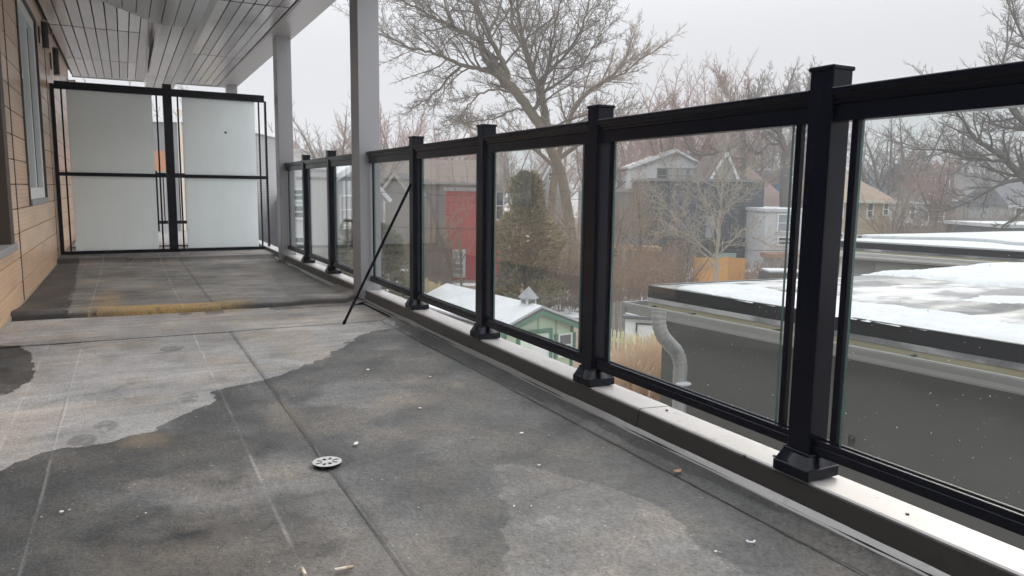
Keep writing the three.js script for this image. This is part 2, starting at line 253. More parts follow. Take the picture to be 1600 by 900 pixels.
// ------------------------------------------------------------------ kerb with metal coping
const CT = 0.1057;
{
  const k = thing('deck_kerb', 'long low kerb with bright grey metal coping under the glass railing', 'kerb');
  const Z0 = -13.25, Z1 = 1.2;
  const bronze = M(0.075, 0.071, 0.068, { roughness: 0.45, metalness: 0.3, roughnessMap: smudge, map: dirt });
  // coping in lengths with lapped joints
  const joints = [Z0, -10.6, -8.05, -5.05, -2.0, Z1];
  for (let i = 0; i < joints.length - 1; i++) {
    const a = joints[i] + 0.0015, b = joints[i + 1] - 0.0015, e = (i % 2) * 0.0012;
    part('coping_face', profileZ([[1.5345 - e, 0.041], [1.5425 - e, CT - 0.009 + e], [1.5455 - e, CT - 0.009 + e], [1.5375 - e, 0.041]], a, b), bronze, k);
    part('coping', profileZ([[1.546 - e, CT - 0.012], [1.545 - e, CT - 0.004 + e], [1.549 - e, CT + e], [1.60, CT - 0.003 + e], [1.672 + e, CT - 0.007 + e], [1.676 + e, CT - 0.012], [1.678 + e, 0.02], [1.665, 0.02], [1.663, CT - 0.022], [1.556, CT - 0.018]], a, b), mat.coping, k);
  }
  // wavy counter flashing below it
  const n = 260, prof = [[1.545, 0.05], [1.538, 0.044], [1.527, 0.038], [1.514, 0.026], [1.51, 0.021], [1.513, 0.019], [1.54, 0.034]];
  const pos = [], idx = [];
  for (let j = 0; j <= n; j++) { const z = Z0 + (Z1 - Z0) * j / n; prof.forEach(([x, y], q) => { const m = q > 1 && q < 6 ? 1 : 0; pos.push(x + m * 0.012 * (fbm(z * 1.7, 2, 3, 161) - 0.5), y + m * 0.022 * (fbm(z * 2.3, 5, 3, 171) - 0.5), z); }); }
  for (let j = 0; j < n; j++) for (let q = 0; q < 6; q++) { const a = j * 7 + q, b = a + 7; idx.push(a, b, a + 1, a + 1, b, b + 1); }
  const g = new THREE.BufferGeometry(); g.setAttribute('position', new THREE.Float32BufferAttribute(pos, 3)); g.setIndex(idx); g.computeVertexNormals();
  part('counter_flashing', planar(g), M(0.26, 0.255, 0.25, { roughness: 0.4, metalness: 0.4, roughnessMap: smudge, map: dirt, side: THREE.DoubleSide }), k);
  part('kerb_core', bx(1.553, 1.655, -0.4, CT - 0.024, Z0, Z1), M(0.03, 0.03, 0.03), k);
  part('upstand', bx(1.518, 1.535, -0.1, 0.03, Z0, Z1), M(0.018, 0.018, 0.018, { roughness: 0.6 }), k);
  for (const [px, py] of [[1227, 705], [1210, 711], [1418, 802], [1163, 711], [1042, 640]]) { const P = onY(px, py, CT); const s = new THREE.CylinderGeometry(0.0045, 0.0045, 0.006, 8); s.translate(Math.min(P.x, 1.665), CT - 0.003, P.z); part('screw', s, mat.screw, k); }
}

// ------------------------------------------------------------------ glass railings
const steel = M(0.35, 0.35, 0.36, { roughness: 0.35, metalness: 0.7 });
const PX = 1.5585, PW = 0.071, RC = PX + PW / 2, PT = 1.1676;
function rail(name, label, posts, zEnds, group) {
  const r = thing(name, label, 'railing', [0, 0, 0], 0, group);
  const postGeo = bx(-PW / 2, PW / 2, CT + 0.004, PT - 0.008, -PW / 2, PW / 2, 0.004);
  const capGeo = (() => { const g = new RoundedBoxGeometry(PW + 0.008, 0.012, PW + 0.008, 2, 0.004); g.translate(0, PT - 0.006, 0); return planar(g); })();
  const base = (() => { const s = 0.1185 / 2, t = 0.085 / 2, L = []; L.push(bx(-s, s, CT, CT + 0.03, -s, s, 0.004)); const f = new THREE.CylinderGeometry(t * Math.SQRT2, (s - 0.003) * Math.SQRT2, 0.03, 4, 1); f.rotateY(Math.PI / 4); f.translate(0, CT + 0.044, 0); L.push(planar(f.toNonIndexed())); f.computeVertexNormals(); L.push(bx(-t, t, CT + 0.058, CT + 0.068, -t, t, 0.003)); return merge(L); })();
  for (const z of posts) {
    const p = part('post', postGeo, mat.black, r); p.position.set(RC, 0, z - PW / 2);
    part('base_plate', base, mat.black, p); part('post_cap', capGeo, mat.black, p);
    for (const [sx, sz] of [[-0.049, 0.049], [-0.049, -0.049], [0.049, 0.049]]) { const s = new THREE.CylinderGeometry(0.005, 0.005, 0.005, 8); s.translate(sx, CT + 0.0325, sz); part('screw', s, steel, p); }
  }
  // panels between neighbouring posts / ends
  const stops = [...posts.map((z) => [z - PW, z]), ...zEnds.map((z) => [z, z])].sort((a, b) => a[0] - b[0]);
  const cap = [[-0.024, 0.043], [-0.0255, 0.05], [-0.029, 0.0545], [-0.0305, 0.06], [-0.035, 0.066], [-0.038, 0.0725], [-0.0385, 0.08], [-0.037, 0.0822], [-0.03, 0.083], [0.03, 0.083], [0.037, 0.0822], [0.0385, 0.08], [0.038, 0.0725], [0.035, 0.066], [0.0305, 0.06], [0.029, 0.0545], [0.0255, 0.05], [0.024, 0.043]];
  const RB = 1.029;
  for (let i = 0; i < stops.length - 1; i++) {
    const a = stops[i][1], b = stops[i + 1][0];
    const t = part('top_rail', profileZ(cap.map(([x, y]) => [RC + x, RB + y]), a, b), mat.black, r);
    part('rail_channel', bx(RC - 0.0215, RC + 0.0215, RB, RB + 0.0428, a + 0.0005, b - 0.0005, 0.003), mat.black, t);
    part('bottom_rail', [bx(RC - 0.021, RC + 0.021, 0.170, 0.196, a, b, 0.003), bx(RC - 0.017, RC - 0.007, 0.1955, 0.211, a + 0.002, b - 0.002, 0.002), bx(RC + 0.007, RC + 0.017, 0.1955, 0.211, a + 0.002, b - 0.002, 0.002)], mat.black, r);
    for (const z of [a + 0.041, b - 0.059]) part('picket', bx(RC - 0.009, RC + 0.009, 0.196, RB + 0.002, z, z + 0.018, 0.002), mat.black, r);
    const ga = a + 0.068, gb = b - 0.075;
    const gl = part('glass_pane', bx(RC - 0.004, RC + 0.004, 0.199, RB + 0.02, ga, gb), mat.glass, r);
    for (const z of [ga - 0.0008, gb + 0.0002]) part('edge_strip', bx(RC - 0.0041, RC + 0.0041, 0.2, RB + 0.019, z, z + 0.0006), mat.glassEdge, gl);
    seed(900 + Math.round(a * 50));
    const sp = [];
    const cnt = a > -2.4 ? 190 : a > -3.4 ? 110 : 50;
    for (let q = 0; q < cnt; q++) { const y = 0.215 + (RB - 0.24) * Math.pow(rnd(), 1.25), z = rr(ga + 0.01, gb - 0.01), s = 0.0007 + 0.0014 * Math.pow(rnd(), 4); const d = new THREE.IcosahedronGeometry(s, 0); d.scale(0.25, 0.7 + rnd() * 0.8, 1); d.rotateX(rnd() * 6); d.translate(RC - 0.0042, y, z); sp.push(d); }
    part('dried_specks', sp, mat.speck, gl, { kind: 'stuff' });
    if (a > -1.4) { // etched mark low on the nearest pane: rows of tiny strokes
      const mk = []; const P = onX(1333, 690, RC - 0.0045);
      for (let row = 0; row < 6; row++) for (let c = 0; c < 3; c++) if (hash(row, c, 3) > 0.25) { const s = bx(RC - 0.0044, RC - 0.0041, 0, 0.0024, 0, 0.0036 + 0.003 * hash(c, row, 4)); s.translate(0, P.y - 0.012 + row * 0.0047, P.z - 0.014 + c * 0.0068); mk.push(s); }
      part('etched_mark', mk, mat.speck, gl);
    }
  }
  return r;
}
rail('glass_railing', 'long black framed glass railing from the foreground to the tall grey column', [-0.295, -1.30, -2.327, -3.32, -4.319], [-5.296, 0.72]);
rail('glass_railing', 'short black framed glass railing between the two grey columns, beyond the leaning rod', [-6.439, -7.454], [-5.5, -8.42]);

// ------------------------------------------------------------------ columns
function column(label, z0, z1, y1 = 2.46) {
  const c = thing('column', label, 'column', [1.583, 0, (z0 + z1) / 2]);
  const d = (z1 - z0) / 2, h = 0.078;
  part('shaft', bx(-h, h, 0.04, y1, -d, d, 0.004), mat.greyMetal, c);
  part('seam_trim', [bx(-h - 0.0015, h + 0.0015, 0.04, 0.075, -d - 0.0015, d + 0.0015, 0.002)], mat.greyMetal, c);
  for (const y of [2.31]) for (const x of [-0.02, 0.02]) { const s = new THREE.CylinderGeometry(0.004, 0.004, 0.004, 8); s.rotateX(Math.PI / 2); s.translate(x, y, d + 0.001); part('rivet', s, mat.screw, c); }
}
column('tall grey metal clad column, nearest of the row, where the rod leans', -5.5, -5.296, 2.452);
column('grey metal clad column beside the right end of the frosted screen', -8.62, -8.42);
column('farthest grey column, seen above the frosted screen under the soffit', -12.95, -12.72);

// ------------------------------------------------------------------ building: cladding wall, roof with plank soffit
{
  const wood = tex(512, 512, (u, v) => { const g = fbm(u * 4, v * 96, 4, 181, 4 * 1) , k = fbm(u * 2, v * 6, 3, 191, 2), L = 0.78 + 0.34 * (g - 0.5) + 0.28 * (k - 0.5); return [0.78 * L, 0.53 * L * (0.98 + 0.05 * k), 0.36 * L]; }, { rep: [0.7, 1.4] });
  const wmats = [1, 0.93, 1.06, 0.97].map((f) => MP(f, f, f * 0.98, { map: wood, roughness: 0.36, roughnessMap: smudge, clearcoat: 0.12, clearcoatRoughness: 0.25 }));
  const dark = M(0.03, 0.028, 0.027, { roughness: 0.6 });
  const w = thing('clad_wall', 'house wall of horizontal tan wood grain metal cladding boards along the deck', 'wall');
  const wins = [{ z0: -8.43, z1: -6.95, y0: 0.68, y1: 2.38 }, { z0: -5.82, z1: -4.7, y0: 0.425, y1: 2.2 }];
  const holes = wins;
  part('wall_core', [bx(-0.9, XW - 0.022, -0.4, 0.425, -13.25, 3), bx(-0.9, XW - 0.022, 2.38, 3.2, -13.25, 3), bx(-0.9, XW - 0.022, 0.425, 2.38, -6.95, -5.82), bx(-0.9, XW - 0.022, 0.425, 2.38, -4.7, 3), bx(-0.9, XW - 0.022, 0.425, 2.38, -13.25, -8.43), bx(-0.9, XW - 0.022, 0.425, 0.68, -8.43, -6.95), bx(-0.9, XW - 0.022, 2.2, 2.38, -5.82, -4.7)], dark, w);
  part('back_wall', bx(-6, -0.9, -0.4, 3.2, -13.25, 3), dark, w);
  part('added_end_wall', bx(-0.9, 1.7, -0.4, 3.2, 2.9, 3.2), M(0.04, 0.041, 0.045, { roughness: 0.5 }), w);  // unseen wall added behind the camera to darken reflections and block low sky
  const segs = [[-13.25, -9.3], [-9.295, -6.2], [-6.195, -4.6], [-4.595, -1.2], [-1.195, 2.9]], RH = 0.17;
  const charcoal = M(0.035, 0.036, 0.04, { roughness: 0.4, roughnessMap: smudge });  // boards out of view, made dark to dim what rails and columns reflect
  seed(77);
  for (let row = 0; row < 16; row++) for (const [a, b] of segs) {
    const y0 = 0.02 + row * RH - 0.02, y1 = y0 + RH - 0.006;
    let pieces = [[a, b, y0, y1]];
    for (const h of holes) pieces = pieces.flatMap(([p, q, u, v]) => { if (q <= h.z0 || p >= h.z1 || v <= h.y0 || u >= h.y1) return [[p, q, u, v]]; const o = []; if (p < h.z0) o.push([p, h.z0, u, v]); if (q > h.z1) o.push([h.z1, q, u, v]); if (u < h.y0 - 0.02) o.push([Math.max(p, h.z0), Math.min(q, h.z1), u, h.y0 - 0.003]); if (v > h.y1 + 0.02) o.push([Math.max(p, h.z0), Math.min(q, h.z1), h.y1 + 0.003, v]); return o; });
    for (const [p, q, u, v] of pieces) if (q - p > 0.02) { const dx = 0.0015 * (rnd() - 0.5); part('cladding_board', bx(XW - 0.021 + dx, XW + dx, Math.max(u, 0.03), v, p + 0.002, q - 0.002, 0.003), a > -4.6 ? charcoal : wmats[(rnd() * 4) | 0], w); }
  }
  for (const z of [-9.2975, -6.1975]) part('joint_trim', bx(XW - 0.02, XW + 0.004, 0.03, 2.6, z - 0.011, z + 0.011, 0.002), M(0.06, 0.05, 0.045, { roughness: 0.5 }), w);
  part('base_trim', bx(XW - 0.02, XW + 0.006, 0.0, 0.0295, -13.2, -4.6, 0.002), M(0.32, 0.27, 0.22, { roughness: 0.5 }), w);
  // narrow white window
  {
    const { z0, z1, y0, y1 } = wins[0], white = M(0.72, 0.74, 0.74, { roughness: 0.45 }), trim = M(0.07, 0.066, 0.062, { roughness: 0.5 });
    const win = part('window', [bx(XW - 0.06, XW + 0.012, y0, y1, z0, z0 + 0.03, 0.002), bx(XW - 0.06, XW + 0.012, y0, y1, z1 - 0.03, z1, 0.002), bx(XW - 0.06, XW + 0.012, y1 - 0.03, y1, z0 + 0.03, z1 - 0.03, 0.002)], trim, w);
    part('sill', bx(XW - 0.06, XW + 0.02, y0 - 0.002, y0 + 0.045, z0 + 0.03, z1 - 0.03, 0.003), M(0.3, 0.31, 0.32, { roughness: 0.5 }), win);
    part('sash', [bx(XW - 0.05, XW - 0.008, y0 + 0.045, y1 - 0.03, z0 + 0.03, z0 + 0.13, 0.004), bx(XW - 0.05, XW - 0.008, y0 + 0.045, y1 - 0.03, z1 - 0.13, z1 - 0.03, 0.004), bx(XW - 0.05, XW - 0.008, y0 + 0.045, y0 + 0.14, z0 + 0.13, z1 - 0.13, 0.004), bx(XW - 0.05, XW - 0.008, y1 - 0.13, y1 - 0.03, z0 + 0.13, z1 - 0.13, 0.004), bx(XW - 0.05, XW - 0.006, y0 + 0.14, y1 - 0.13, -7.72, -7.66, 0.004)], white, win);
    part('blind', bx(XW - 0.09, XW - 0.07, y0, y1, z0 + 0.02, z1 - 0.02), M(0.66, 0.69, 0.69, { roughness: 0.7 }), win);
    part('pane', [bx(XW - 0.034, XW - 0.028, y0 + 0.139, y1 - 0.129, z0 + 0.129, -7.719), bx(XW - 0.034, XW - 0.028, y0 + 0.139, y1 - 0.129, -7.661, z1 - 0.129)], mat.glass, win);
  }
  { // dark framed window with an amber curtain behind it, cut by the picture's edge
    const { z0, z1, y0, y1 } = wins[1], trim = M(0.05, 0.035, 0.028, { roughness: 0.5 });
    const win = part('window', [bx(XW - 0.1, XW + 0.014, y0, y1, z0, z0 + 0.16, 0.004), bx(XW - 0.1, XW + 0.014, y0, y1, z1 - 0.05, z1, 0.004), bx(XW - 0.1, XW + 0.014, y1 - 0.05, y1, z0 + 0.16, z1 - 0.05, 0.004)], trim, w);
    part('sill', bx(XW - 0.1, XW + 0.028, y0 - 0.004, y0 + 0.04, z0 - 0.02, z1 - 0.05, 0.004), M(0.26, 0.26, 0.26, { roughness: 0.5 }), win);
    part('pane', bx(XW - 0.06, XW - 0.054, y0 + 0.04, y1 - 0.05, z0 + 0.16, z1 - 0.05), mat.glass, win);
    part('curtain', bx(XW - 0.16, XW - 0.12, y0, y1, z0 + 0.05, z1), M(0.5, 0.27, 0.09, { roughness: 0.9 }), win);
  }
  // roof over the far half of the deck
  const roof = thing('porch_roof', 'porch roof with grey plank soffit and dropped centre beam above the deck', 'roof');
  const soff = [0.66, 0.56, 0.74, 0.5].map((f) => M(f, f * 0.99, f * 0.985, { roughness: 0.27, metalness: 0.75, roughnessMap: smudge, map: mottleC }));
  const trimM = M(0.45, 0.45, 0.45, { roughness: 0.36, metalness: 0.4, roughnessMap: smudge });
  part('roof_deck', bx(-6, 1.70, 2.66, 2.92, -14.05, -4.85), dark, roof);
  seed(31);
  const planks = (x0, x1, n, y, cuts, name = 'soffit_plank') => { const wd = (x1 - x0) / n; for (let i = 0; i < n; i++) for (let j = 0; j < cuts.length - 1; j++) { const dy = 0.0025 * (rnd() - 0.5); part(name, bx(x0 + i * wd + 0.0045, x0 + (i + 1) * wd - 0.0045, y + dy, y + 0.02 + dy, cuts[j] + 0.018, cuts[j + 1] - 0.018, 0.004), soff[(rnd() * 4) | 0], roof); } };
  planks(-0.64, 0.235, 8, 2.555, [-14.0, -12.0, -9.63, -7.2]);
  part('soffit_backing', bx(-0.67, 1.45, 2.585, 2.65, -13.98, -4.9), M(0.015, 0.015, 0.015), roof);
  part('edge_strip', bx(0.238, 0.362, 2.557, 2.577, -14.0, -7.2, 0.003), soff[3], roof);
  // dropped beam with three planks
  part('beam_core', bx(0.376, 0.70, 2.381, 2.584, -13.6, -7.94), M(0.02, 0.02, 0.02), roof);
  planks(0.37, 0.69, 3, 2.36, [-13.6, -11.72, -7.93]);
  for (const [a, b] of [[-13.6, -11.4], [-11.4, -10.3], [-10.3, -7.95]]) { const o = 0.006 * rnd(); part('beam_side', bx(0.362 - o, 0.374, 2.362 + o, 2.552, a + 0.002, b - 0.002, 0.002), soff[(rnd() * 4) | 0], roof); }
  part('loose_flashing', (() => { const g = bx(0.345, 0.351, 2.375, 2.546, -11.7, -9.4); const p = g.attributes.position; for (let i = 0; i < p.count; i++) if (p.getZ(i) > -10) p.setX(i, p.getX(i) - 0.03); g.computeVertexNormals(); return g; })(), trimM, roof);
  part('bright_trim', bx(0.703, 0.788, 2.425, 2.45, -13.9, -4.9, 0.003), M(0.42, 0.41, 0.4, { roughness: 0.34, metalness: 0.4 }), roof);
  planks(0.792, 1.40, 6, 2.45, [-13.1, -10.1, -7.1, -4.9]);
  part('soffit_backing', bx(0.79, 1.42, 2.476, 2.584, -13.08, -4.9), M(0.015, 0.015, 0.015), roof);
  for (const x of [1.404, 1.42]) part('edge_bead', bx(x, x + 0.012, 2.438, 2.47, -13.1, -4.9, 0.003), trimM, roof);
  for (const [a, b] of [[-13.1, -9.95], [-9.946, -8.25], [-8.246, -4.9]]) part('outer_board', bx(1.437, 1.69, 2.447, 2.47, a, b, 0.003), trimM, roof);
  part('fascia', bx(1.672, 1.695, 2.4475, 2.94, -13.1, -4.85, 0.003), trimM, roof);
  part('end_fascia', [bx(-0.66, 0.37, 2.548, 2.63, -14.03, -14.005, 0.003), bx(0.79, 1.69, 2.44, 2.5, -13.125, -13.105, 0.003)], trimM, roof);
  part('end_fascia', bx(-0.66, 1.703, 2.325, 2.945, -4.896, -4.845, 0.003), trimM, roof);
  // lower soffit with a slanting edge nearer the camera
  const yl = 2.338, zl = -7.9, wdp = 0.108;
  const zAt = (x) => (x > 0.36 ? zl : zl + (0.36 - x) * 1.62);
  for (let i = 0; i < 10; i++) { const a = 0.69 - (i + 1) * wdp * 0.98, b = a + wdp * 0.98; const pl = slab([[a + 0.003, zAt(a)], [b - 0.003, zAt(b)], [b - 0.003, -4.92], [a + 0.003, -4.92]].filter((p, q) => true), yl + 0.002 * rnd(), yl + 0.02); if (b > -0.66) part('soffit_plank', pl, soff[3], roof); }
  part('lower_soffit_core', slab([[-0.64, zAt(-0.64) + 0.006], [0.37, zl + 0.006], [0.688, zl + 0.006], [0.688, -4.9], [-0.64, -4.9]], 2.3605, 2.58), M(0.02, 0.02, 0.02), roof);

  // fixtures near the top of the wall
  for (const [z, lb] of [[-9.0, 'nearer small fire sprinkler head high on the cladding wall'], [-12.9, 'farther small fire sprinkler head at the end of the cladding wall']]) {
    const s = thing('sprinkler', lb, 'sprinkler', [XW, 2.36, z], 0, 'sprinkler heads on the wall');
    const pl = new THREE.CylinderGeometry(0.035, 0.035, 0.006, 16); pl.rotateZ(Math.PI / 2); pl.translate(0.006, 0, 0); part('escutcheon', pl, trimM, s);
    part('pipe', rod(V(0.004, 0, 0), V(0.085, 0, 0), 0.012), trimM, s);
    part('bulb', rod(V(0.085, -0.012, 0), V(0.1, 0.012, 0), 0.011), M(0.55, 0.06, 0.05, { roughness: 0.3 }), s);
    part('deflector', bx(0.1, 0.104, -0.02, 0.02, -0.02, 0.02), trimM, s);
  }
  for (const [z, y, h, lb] of [[-8.75, 2.29, 0.26, 'dark slim wall light beside the white window, higher of two'], [-10.0, 2.22, 0.3, 'dark slim wall light farther along the cladding wall, over the frosted screen']]) {
    const s = thing('wall_light', lb, 'wall light', [XW, y, z], 0, 'slim lights on the wall');
    part('back_plate', bx(0, 0.012, -h * 0.3, h * 0.3, -0.03, 0.03, 0.003), M(0.04, 0.04, 0.042, { roughness: 0.4 }), s);
    const c = new THREE.CylinderGeometry(0.03, 0.03, h, 16); c.translate(0.055, 0, 0); part('tube', c, M(0.05, 0.05, 0.052, { roughness: 0.35, metalness: 0.4 }), s);
    for (const f of [0.5, -0.5]) { const q = new THREE.CylinderGeometry(0.032, 0.032, 0.012, 16); q.translate(0.055, f * h, 0); part('rim', q, trimM, s); }
  }
  const low = thing('lower_storey', 'lower storey of the house below the deck', 'building');
  part('wall', bx(-6, 1.64, G, -0.4, -13.25, 3), M(0.3, 0.27, 0.24), low);
}

// ------------------------------------------------------------------ frosted privacy screen
{
  const t = thing('privacy_screen', 'black framed frosted glass privacy screen closing the far end of the deck', 'screen', [0.48, 0, -9.72], 0.045);
  const X0 = -1.135, X1 = 1.115, b = mat.black, yb = 0.065;
  part('post', bx(-0.04, 0.055, 0.05, 2.02, -0.036, 0.036, 0.004), b, t);
  part('base_plate', bx(-0.075, 0.085, 0.05, 0.058, -0.07, 0.07, 0.002), M(0.2, 0.2, 0.2), t);
  part('stile', bx(X0 - 0.02, X0 + 0.02, 0.05, 1.94, -0.02, 0.02, 0.003), b, t);
  part('stile', bx(X1 - 0.012, X1 + 0.012, 0.05, 1.9, -0.02, 0.02, 0.003), b, t);
  for (const [a, c] of [[X0 + 0.02, -0.04], [0.055, X1 - 0.012]]) {
    part('top_rail', [bx(a, c, 1.885, 1.925, -0.022, 0.022, 0.003), bx(a, c, 1.9255, 1.97, -0.034, 0.034, 0.01)], b, t);
    part('middle_rail', bx(a, c, 0.945, 0.985, -0.018, 0.018, 0.003), b, t);
    part('bottom_rail', bx(a, c, yb, yb + 0.04, -0.02, 0.02, 0.003), b, t);
    for (const x of [a + 0.055, c - 0.075]) part('picket', bx(x, x + 0.018, yb + 0.04, 1.8855, -0.009, 0.009, 0.002), b, t);
    const g0 = a + 0.11, g1 = c - 0.115;
    part('frosted_pane', bx(g0, g1, yb + 0.041, 0.944, -0.005, 0.005), mat.frost, t);
    part('frosted_pane', bx(g0, g1, 0.986, 1.884, -0.005, 0.005), mat.frost, t);
  }
  const d = new THREE.CylinderGeometry(0.014, 0.014, 0.006, 12); d.rotateX(Math.PI / 2); d.translate(0.64, 1.5, 0.008); part('suction_mark', d, mat.screw, t);
}

// ------------------------------------------------------------------ things on the deck
{
  const r = thing('leaning_rod', 'thin black metal rod leaning against the railing post beside the grey column', 'rod', [1.183, 0.009, -4.549]);
  part('bar', rod(V(0, 0.004, 0), V(0.366, 0.87, 0.222), 0.0085, 0.0085, 12), mat.black, r);
  part('end_cap', rod(V(-0.0042, -0.006, -0.0026), V(0.0042, 0.014, 0.0026), 0.0105, 0.0105, 12), mat.black, r);

  const d = thing('floor_drain', 'round pale metal floor drain with slots in the dark deck', 'drain', [0.5195, 0.0, -2.235]);
  const s = new THREE.Shape(); s.absarc(0, 0, 0.0445, 0, Math.PI * 2);
  for (let k = 0; k < 8; k++) { const a = k * Math.PI / 4 + 0.2, big = k % 4 === 2, i0 = big ? 0.012 : 0.0165, i1 = big ? 0.027 : (k % 2 ? 0.033 : 0.038), w = big ? 0.0053 : 0.0042, c = Math.cos(a), q = Math.sin(a), h = new THREE.Path();[[i0, -w], [i1, -w], [i1, w], [i0, w]].forEach(([u, v], n) => { const x = u * c - v * q, y = u * q + v * c; n ? h.lineTo(x, y) : h.moveTo(x, y); }); h.closePath(); s.holes.push(h); }
  const cg = new THREE.ExtrudeGeometry(s, { depth: 0.0007, bevelEnabled: false, curveSegments: 40 }); cg.rotateX(-Math.PI / 2); cg.translate(0, 0.0018, 0);
  part('grate', cg, M(0.47, 0.465, 0.45, { roughness: 0.45, metalness: 0.15 }), d);
  const bw = new THREE.CylinderGeometry(0.041, 0.041, 0.006, 24); bw.translate(0, -0.0022, 0); part('bowl', bw, M(0.006, 0.006, 0.006), d);

  function butt(label, px, py, qx, qy) { const a = onY(px, py, 0.012), b = onY(qx, qy, 0.012), o = thing('cigarette_end', label, 'cigarette end', [a.x, 0.0125, a.z], 0, 'cigarette ends on the deck'); const e = b.sub(a); e.y = 0; const m = e.clone().multiplyScalar(0.62); part('paper', rod(V(0, 0, 0), m, 0.0042, 0.0042, 12), M(0.62, 0.56, 0.48), o); part('filter', rod(m, e, 0.0043, 0.004, 12), M(0.45, 0.33, 0.22), o); return o; }
  butt('larger pale cigarette end lying sideways near the bottom edge', 523, 891, 552, 886);
  butt('small cigarette end pointing away, just left of the larger one', 477, 899, 472, 889);
  // fallen leaf by the kerb
  const P = onY(1058, 738, 0.012), lf = new THREE.CircleGeometry(0.014, 9); lf.scale(1, 0.7, 1); const lp = lf.attributes.position; for (let i = 0; i < lp.count; i++) lp.setZ(i, 0.25 * Math.abs(lp.getX(i)) + 0.002 * hash(i, 1, 2)); lf.rotateX(-Math.PI / 2); lf.computeVertexNormals(); lf.translate(P.x, 0.0145, P.z);
  solo('dry_leaf', lf, M(0.36, 0.2, 0.11, { side: THREE.DoubleSide }), 'small dry brown leaf beside the kerb on the dark deck', 'leaf');
  const U = onY(1173, 846, 0.01), us = new THREE.TorusGeometry(0.0095, 0.0028, 6, 16, Math.PI * 1.1); us.rotateX(-Math.PI / 2); us.rotateY(2.5); us.scale(1, 1, 0.9); us.translate(U.x, 0.0115, U.z);
  solo('plastic_clip', us, M(0.72, 0.73, 0.75), 'small white curved plastic clip on the deck near the kerb', 'clip');
  // flecks
  seed(5);
  const flake = (x, z, s, st = 1) => { const g = new THREE.IcosahedronGeometry(s, 0), p = g.attributes.position; for (let i = 0; i < p.count; i++) { const k = 0.7 + 0.6 * hash(Math.round(p.getX(i) * 1e5), Math.round(p.getZ(i) * 1e5), 7); p.setXYZ(i, p.getX(i) * k * st, p.getY(i) * 0.3, p.getZ(i) * k); } g.rotateY(rnd() * 6); g.computeVertexNormals(); g.translate(x, 0.0085 + s * 0.25, z); return g; };
  const big = [[557, 693, 0.010, 2.1, 'white paint flake just beyond the floor drain'], [96, 800, 0.007, 1.3, 'white chip on the dark deck at the lower left'], [108, 797, 0.004, 1.2, 'tiny white chip right beside the lower left chip'], [228, 802, 0.004, 1, 'small pale chip on the dark deck left of centre'], [815, 677, 0.008, 1.6, 'white flake on the wet deck between the drain and the kerb'], [672, 589, 0.008, 1.2, 'small pale chip near the kerb below the second railing post'], [575, 578, 0.009, 1.8, 'pale flake on the deck below the foot of the rod'], [656, 638, 0.008, 1.3, 'tan flake in the middle of the wet deck'], [842, 727, 0.006, 1.6, 'pale flake at the edge of the pale patch'], [803, 791, 0.005, 1.2, 'white chip on the lower pale patch, left of a pair'], [830, 791, 0.0045, 1.2, 'white chip on the lower pale patch, right of a pair'], [1118, 862, 0.006, 1.1, 'white chip on the deck below the clip']];
  for (const [px, py, s, st, lb] of big) { const q = onY(px, py, 0.008); solo('paint_chip', flake(q.x, q.z, s * 0.75, st), M(0.62, 0.6, 0.56), lb, 'paint chip', 'pale chips on the deck'); }
  const gl = []; for (let i = 0; i < 260; i++) gl.push(flake(rr(-0.6, 1.44), -0.9 - 4.0 * Math.pow(rnd(), 0.8), 0.0012 + 0.0026 * Math.pow(rnd(), 3), 1 + rnd()));
  const gs = solo('grit', gl, M(0.36, 0.33, 0.29)); gs.userData.kind = 'stuff';
}
// ------------------------------------------------------------------ BACKGROUND
const lapC = (r, g, b, ru = 0.25, rv = 1 / 1.1) => { const t = lapMap.clone(); t.repeat.set(ru, rv); t.needsUpdate = true; return M(r, g, b, { map: t, roughness: 0.8 }); };
const shingle = tex(256, 256, (u, v) => { const row = Math.floor(v * 16), f = (v * 16) % 1, k = Math.floor(u * 24 + (row % 2) * 0.5); return (0.78 + 0.3 * hash(k % 24, row, 8)) * (f < 0.15 ? 0.7 : 1) * (0.85 + 0.3 * fbm(u * 5, v * 5, 3, 6, 5)); }, { rep: [0.4, 0.4] });
const shg = (r, g, b) => M(r, g, b, { map: shingle, roughness: 0.9 });
const winGlass = M(0.05, 0.058, 0.065, { roughness: 0.12 });
const white = M(0.68, 0.69, 0.7, { roughness: 0.7 });

